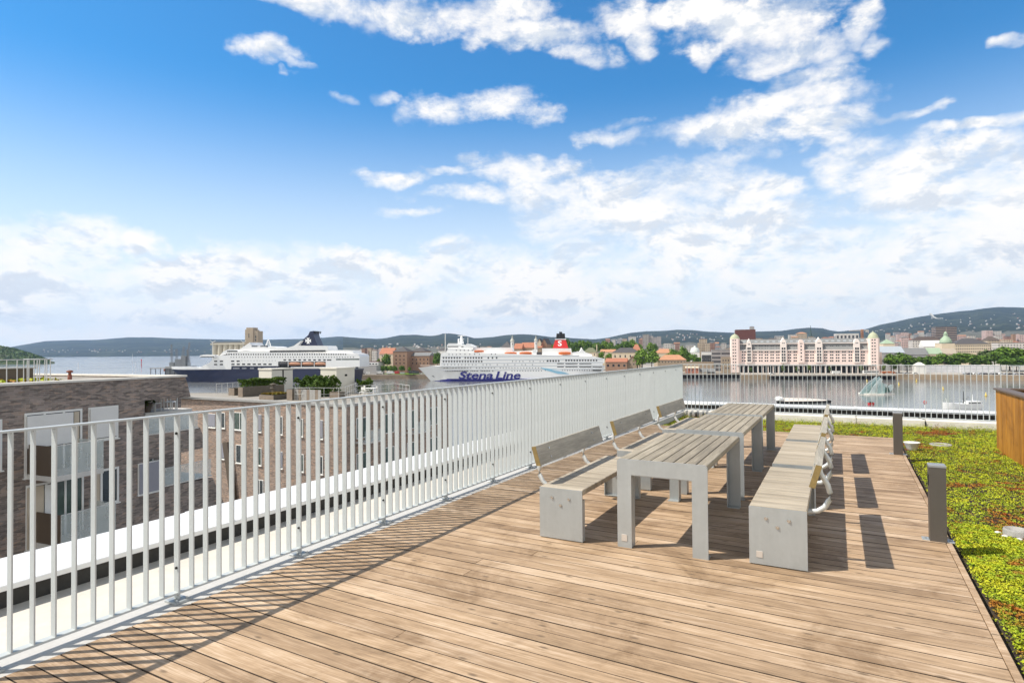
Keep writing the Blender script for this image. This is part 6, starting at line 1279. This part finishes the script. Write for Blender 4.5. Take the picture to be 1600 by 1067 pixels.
t, s = boat_at('channel_marker', 'slender pale channel marker off the wooded headland', 122, 575, 0, None, 'marker'); MB().tube([(0, 0, -1), (0, 0, 9 * s)], [.5, .35], 8).build('post', M_SHIPW, t); MB().lathe([(.9, -.4), (.9, .6), (0, .9)], 8).build('float', M_SHIPW, t)
# construction crane behind the pink warehouse
fr = frame_at(1347, 527, 1300, ZQ + 8); t = fthing('tower_crane', 'orange construction crane on the skyline right of the pale flat-roofed building', 'crane', fr); zt_ = fr.p(1347, 514.5)[1]; M_CR = plain('crane_orange', (.55, .20, .05), .6)
m = MB()
for sx in (-1, 1):
    for sy in (-1, 1): m.tube([(sx * 1.6, sy * 1.6, 0), (sx * 1.6, sy * 1.6, zt_)], .5, 5)
for k in range(16): z = zt_ * k / 16; m.tube([(-1.6, -1.6, z), (1.6, -1.6, z + zt_ / 16)], .35, 4)
m.build('mast', M_CR, t); a = fr.p(1327, 517.2); b2 = fr.p(1357, 516); MB().tube([(a[0], 0, zt_ - 3), (b2[0], 0, zt_ - 2.4)], 1.0, 5).build('jib', plain('jib_pale', (.55, .50, .45), .6), t); MB().box(b2[0] - 6, b2[0], -1.5, 1.5, zt_ - 6, zt_ - 3.6).build('counterweight', M_CONC, t)
# ------------------------------------------------------------------ the air between here and the hills
hz_ = plain('haze_placeholder', (1, 1, 1)); hm = bpy.data.materials.new('haze'); hm.use_nodes = True; nt_ = hm.node_tree
for n in list(nt_.nodes):
    if n.type != 'OUTPUT_MATERIAL': nt_.nodes.remove(n)
pv = nt_.nodes.new('ShaderNodeVolumePrincipled'); pv.inputs['Color'].default_value = (.46, .66, 1., 1); pv.inputs['Density'].default_value = 3.7e-5; pv.inputs['Anisotropy'].default_value = .15
nt_.links.new(pv.outputs[0], [n for n in nt_.nodes if n.type == 'OUTPUT_MATERIAL'][0].inputs['Volume'])
m = MB(); m.box(-16500, 9000, -1500, 13350, ZW - 4, 780); tag(m.build('haze', hm), kind='stuff')
bpy.data.materials.remove(hz_); MATS.pop('haze_placeholder')
# ------------------------------------------------------------------ light: one sun, one sky with cumulus
SUN_EL = R(54.); SUN_TO = np.array([-.811, -.585])           # compass direction towards the sun
sun = bpy.data.lights.new('sun', 'SUN'); sun.energy = 4.9; sun.angle = R(.5); sun.color = (1., .94, .84)
so = bpy.data.objects.new('sun', sun); COL.objects.link(so)
sd = Vector((SUN_TO[0] * math.cos(SUN_EL), SUN_TO[1] * math.cos(SUN_EL), math.sin(SUN_EL))).normalized()
so.rotation_euler = sd.to_track_quat('Z', 'Y').to_euler(); so.location = sd * 60
wd = bpy.data.worlds.new('World'); scn.world = wd; wd.use_nodes = True
class WT(NT):
    def __init__(s, w): s.t = w.node_tree; s.n = s.t.nodes
W = WT(wd); bg = W.n['Background']
sky = W.N('ShaderNodeTexSky', sky_type='NISHITA'); sky.sun_disc = False; sky.sun_elevation = SUN_EL
sky.sun_rotation = math.atan2(SUN_TO[0], SUN_TO[1]); sky.air_density = 1.0; sky.dust_density = .35; sky.ozone_density = 2.2; sky.altitude = 0
tc = W.N('ShaderNodeTexCoord'); sp = W.N('ShaderNodeSeparateXYZ'); W.L(tc.outputs['Generated'], sp.inputs[0])
az = W.math('ARCTAN2', sp.outputs[0], sp.outputs[1]); el = W.math('ARCSINE', sp.outputs[2])
ae = W.N('ShaderNodeCombineXYZ'); W.L(az, ae.inputs[0]); W.L(el, ae.inputs[1])
wn = W.N('ShaderNodeTexNoise'); wn.inputs['Scale'].default_value = 7.; wn.inputs['Detail'].default_value = 4.; wn.inputs['Roughness'].default_value = .6; W.L(ae.outputs[0], wn.inputs['Vector'])
w1 = W.N('ShaderNodeVectorMath', operation='SUBTRACT'); W.L(wn.outputs['Color'], w1.inputs[0]); w1.inputs[1].default_value = (.5, .5, .5)
w2 = W.N('ShaderNodeVectorMath', operation='MULTIPLY_ADD'); W.L(w1.outputs[0], w2.inputs[0]); w2.inputs[1].default_value = (.17, .085, 0); W.L(ae.outputs[0], w2.inputs[2])
def azel(px, py):
    d = ray(px, py); d = d / np.linalg.norm(d); return math.atan2(d[0], d[1]), math.asin(d[2])
CL = """470 -4 80 16 1;555 8 95 24 1;650 22 85 34 1;740 14 75 28 1;800 8 60 24 1;850 62 70 26 1;905 84 52 20 1;790 50 40 24 .8
418 78 46 18 .95;450 96 30 8 .7;690 165 56 24 .9;765 160 62 20 .85;600 147 26 9 .7;840 175 30 12 .5;530 148 14 6 .5;452 112 12 5 .5
985 22 48 24 .7;1010 54 24 20 .7;1085 8 60 22 1;1190 28 110 42 1;1255 66 80 30 1;1215 92 60 18 .9;1300 92 40 14 .7;1345 42 36 28 1;1375 66 34 18 .95;1112 72 22 22 .8
1578 47 26 13 .8;1268 122 66 22 .95;1240 158 95 30 1;1145 195 120 22 1;1250 205 90 26 1;1390 178 75 9 .8;1520 187 85 10 .85;1590 176 40 10 .8
953 206 44 13 .9;985 186 30 8 .6;620 271 52 13 .9;690 266 50 11 .85;728 303 62 14 .9;825 262 85 24 1;900 292 70 24 1
870 300 90 26 1;950 318 140 44 1;1050 285 110 32 1;1140 300 80 26 .9;890 345 80 22 1;1000 345 150 40 1;1110 366 180 44 1;1195 290 40 18 .8
1330 250 60 30 .8;1415 258 100 42 1;1500 250 100 44 1;1570 262 90 55 1;1440 305 120 40 1;1550 330 110 50 1;1590 400 120 60 1;1480 300 100 40 1
1330 372 70 22 1;1380 398 140 40 1;1480 418 130 48 1;1220 402 150 42 1;1250 440 150 30 .95;1010 430 120 40 .75;905 390 44 18 1;860 420 60 28 1
60 398 110 40 1;130 368 62 28 1;200 384 56 17 .95;80 452 130 40 1;40 490 110 30 1;170 478 60 22 .8
290 440 100 36 1;395 436 110 42 1;500 432 100 44 1;545 412 50 22 1;640 428 75 36 1;715 412 66 36 1;800 420 70 42 1;850 452 90 30 .9
300 492 190 28 .95;500 484 190 38 .95;700 480 190 34 .9;100 512 190 20 .9;900 490 140 24 .8;1050 488 140 18 .75;1180 480 120 16 .6;1400 476 180 18 .55
850 516 260 14 .7;500 514 260 14 .8;1200 508 200 10 .5;1500 470 120 16 .5;1290 225 60 16 .6;640 330 30 6 .3;1160 235 60 16 .5"""
cur = None
for ent in CL.replace('\n', ';').split(';'):
    px, py, rx, ry, w = map(float, ent.split()); a0, e0 = azel(px, py)
    a1 = abs(azel(px + rx, py)[0] - azel(px - rx, py)[0]) / 2; e1 = abs(azel(px, py + ry)[1] - azel(px, py - ry)[1]) / 2
    ma = W.N('ShaderNodeVectorMath', operation='MULTIPLY_ADD'); W.L(w2.outputs[0], ma.inputs[0])
    sx, sy = 1 / (a1 * 1.2), 1 / (e1 * 1.18); ma.inputs[1].default_value = (sx, sy, 0); ma.inputs[2].default_value = (-a0 * sx, -e0 * sy, 0)
    dt = W.N('ShaderNodeVectorMath', operation='DOT_PRODUCT'); W.L(ma.outputs[0], dt.inputs[0]); W.L(ma.outputs[0], dt.inputs[1])
    f = W.math('MULTIPLY_ADD', dt.outputs['Value'], -w, w)
    cur = f if cur is None else W.N('ShaderNodeMath', operation='SMOOTH_MAX', i_2=.18)
    if cur is not f:
        W.L(prev, cur.inputs[0]); W.L(f, cur.inputs[1]); cur = cur.outputs[0]
    prev = cur
field = W.math('MAXIMUM', cur, -.9)
# added: unseen bright cloud low behind the view, fill for facades facing it
up_ = W.N('ShaderNodeMapRange', interpolation_type='SMOOTHSTEP')
for k_, v_ in (('From Min', .60), ('From Max', .85), ('To Min', -.9), ('To Max', -.55)): up_.inputs[k_].default_value = v_
W.L(el, up_.inputs['Value'])
fd = W.N('ShaderNodeVectorMath', operation='DOT_PRODUCT'); W.L(tc.outputs['Generated'], fd.inputs[0]); fd.inputs[1].default_value = (-s_, c_, 0)
bk_ = W.N('ShaderNodeMapRange', interpolation_type='SMOOTHSTEP')
for k_, v_ in (('From Min', .35), ('From Max', .0), ('To Min', 0), ('To Max', 1)): bk_.inputs[k_].default_value = v_
W.L(fd.outputs['Value'], bk_.inputs['Value'])
lowb = W.N('ShaderNodeMapRange', interpolation_type='SMOOTHSTEP')
for k_, v_ in (('From Min', .80), ('From Max', .45), ('To Min', 0), ('To Max', 1)): lowb.inputs[k_].default_value = v_
W.L(el, lowb.inputs['Value'])
fill_bank = W.math('MULTIPLY', bk_.outputs[0], lowb.outputs[0])
field = W.math('MAXIMUM', field, W.math('MAXIMUM', up_.outputs[0], W.math('MULTIPLY_ADD', fill_bank, 2.1, -.9)))
# cloud noise over the whole sky; clouds outside this view are added for fill
mpo = W.N('ShaderNodeMapping'); mpo.inputs['Scale'].default_value = (1., 1.7, 1.); W.L(ae.outputs[0], mpo.inputs[0])
def cn(scale, det, off, rough=.6, dist=.0):
    ad = W.N('ShaderNodeVectorMath', operation='ADD'); W.L(mpo.outputs[0], ad.inputs[0]); ad.inputs[1].default_value = (off[0], off[1], 3.1); return W.noise(ad.outputs[0], scale, det, rough, dist)
n1 = cn(9., 9, (0, 0), .62, .25)
n2 = cn(38., 6, (0, 0), .62)
n1s = cn(9., 5, (-.012, .03), .62, .25)
nn = W.math('ADD', W.math('MULTIPLY', n1, .66), W.math('MULTIPLY', n2, .34))
den = W.math('ADD', field, W.math('MULTIPLY', W.math('SUBTRACT', nn, .5), 4.3))
soft = W.N('ShaderNodeTexNoise'); soft.inputs['Scale'].default_value = 5.5; soft.inputs['Detail'].default_value = 3.; W.L(mpo.outputs[0], soft.inputs['Vector'])
sf = W.N('ShaderNodeMapRange'); W.L(soft.outputs['Fac'], sf.inputs['Value'])
for k_, v_ in (('From Min', .34), ('From Max', .66), ('To Min', .55), ('To Max', 1.9)): sf.inputs[k_].default_value = v_
dens = W.math('DIVIDE', den, sf.outputs[0])                  # crisp heads here, feathered edges there
ms = W.N('ShaderNodeMapRange', interpolation_type='SMOOTHSTEP'); ms.inputs['From Min'].default_value = -.28; ms.inputs['From Max'].default_value = 1.1
W.L(dens, ms.inputs['Value'])
thick = W.N('ShaderNodeMapRange', interpolation_type='SMOOTHSTEP'); thick.inputs['From Min'].default_value = .5; thick.inputs['From Max'].default_value = 1.5; W.L(den, thick.inputs['Value'])
relief = W.math('MULTIPLY', W.math('SUBTRACT', n1, n1s), 6.)
lit = W.math('ADD', W.math('MULTIPLY_ADD', thick.outputs[0], -.30, .82), relief)
ccol = W.ramp(lit, [(.2, (5.35, 5.65, 6.05)), (.48, (6.4, 6.5, 6.6)), (.76, (7.7, 7.45, 7.1))])
# pale veil low over the horizon
ccol = W.mix(W.math('MULTIPLY', fill_bank, .9), ccol, (11.2, 10.8, 9.9))  # unseen cloud behind the view set brighter than visible ones, as fill
veil = W.N('ShaderNodeMapRange', interpolation_type='SMOOTHSTEP'); veil.inputs['From Min'].default_value = .42; veil.inputs['From Max'].default_value = 0.; W.L(el, veil.inputs['Value'])
skyc = W.mix(veil.outputs[0], W.mix(1., sky.outputs[0], (SKYT if 'SKYT' in globals() else (.26, .87, 1.2)), 'MULTIPLY'), (6.9, 7.2, 7.3))
ovh = W.N('ShaderNodeMapRange', interpolation_type='SMOOTHSTEP')   # neutral grey added overhead, out of view, to keep fill light from turning blue
for k_, v_ in (('From Min', .62), ('From Max', .88), ('To Min', 0), ('To Max', .92)): ovh.inputs[k_].default_value = v_
W.L(el, ovh.inputs['Value'])
skyc = W.mix(ovh.outputs[0], skyc, (1.35, 1.32, 1.28))
mixc = W.mix(W.math('MULTIPLY', ms.outputs[0], .96), skyc, ccol)
W.L(mixc, bg.inputs['Color']); bg.inputs['Strength'].default_value = .135
vs = scn.view_settings; vs.view_transform = 'Standard'; vs.look = 'None'; vs.exposure = .13; vs.gamma = 1
cy = scn.cycles; cy.max_bounces = 8; cy.transparent_max_bounces = 16; cy.volume_bounces = 1; cy.use_denoising = True
cy.caustics_reflective = False; cy.caustics_refractive = False; cy.sample_clamp_indirect = 6.
try: cy.denoiser = 'OPENIMAGEDENOISE'
except Exception: pass
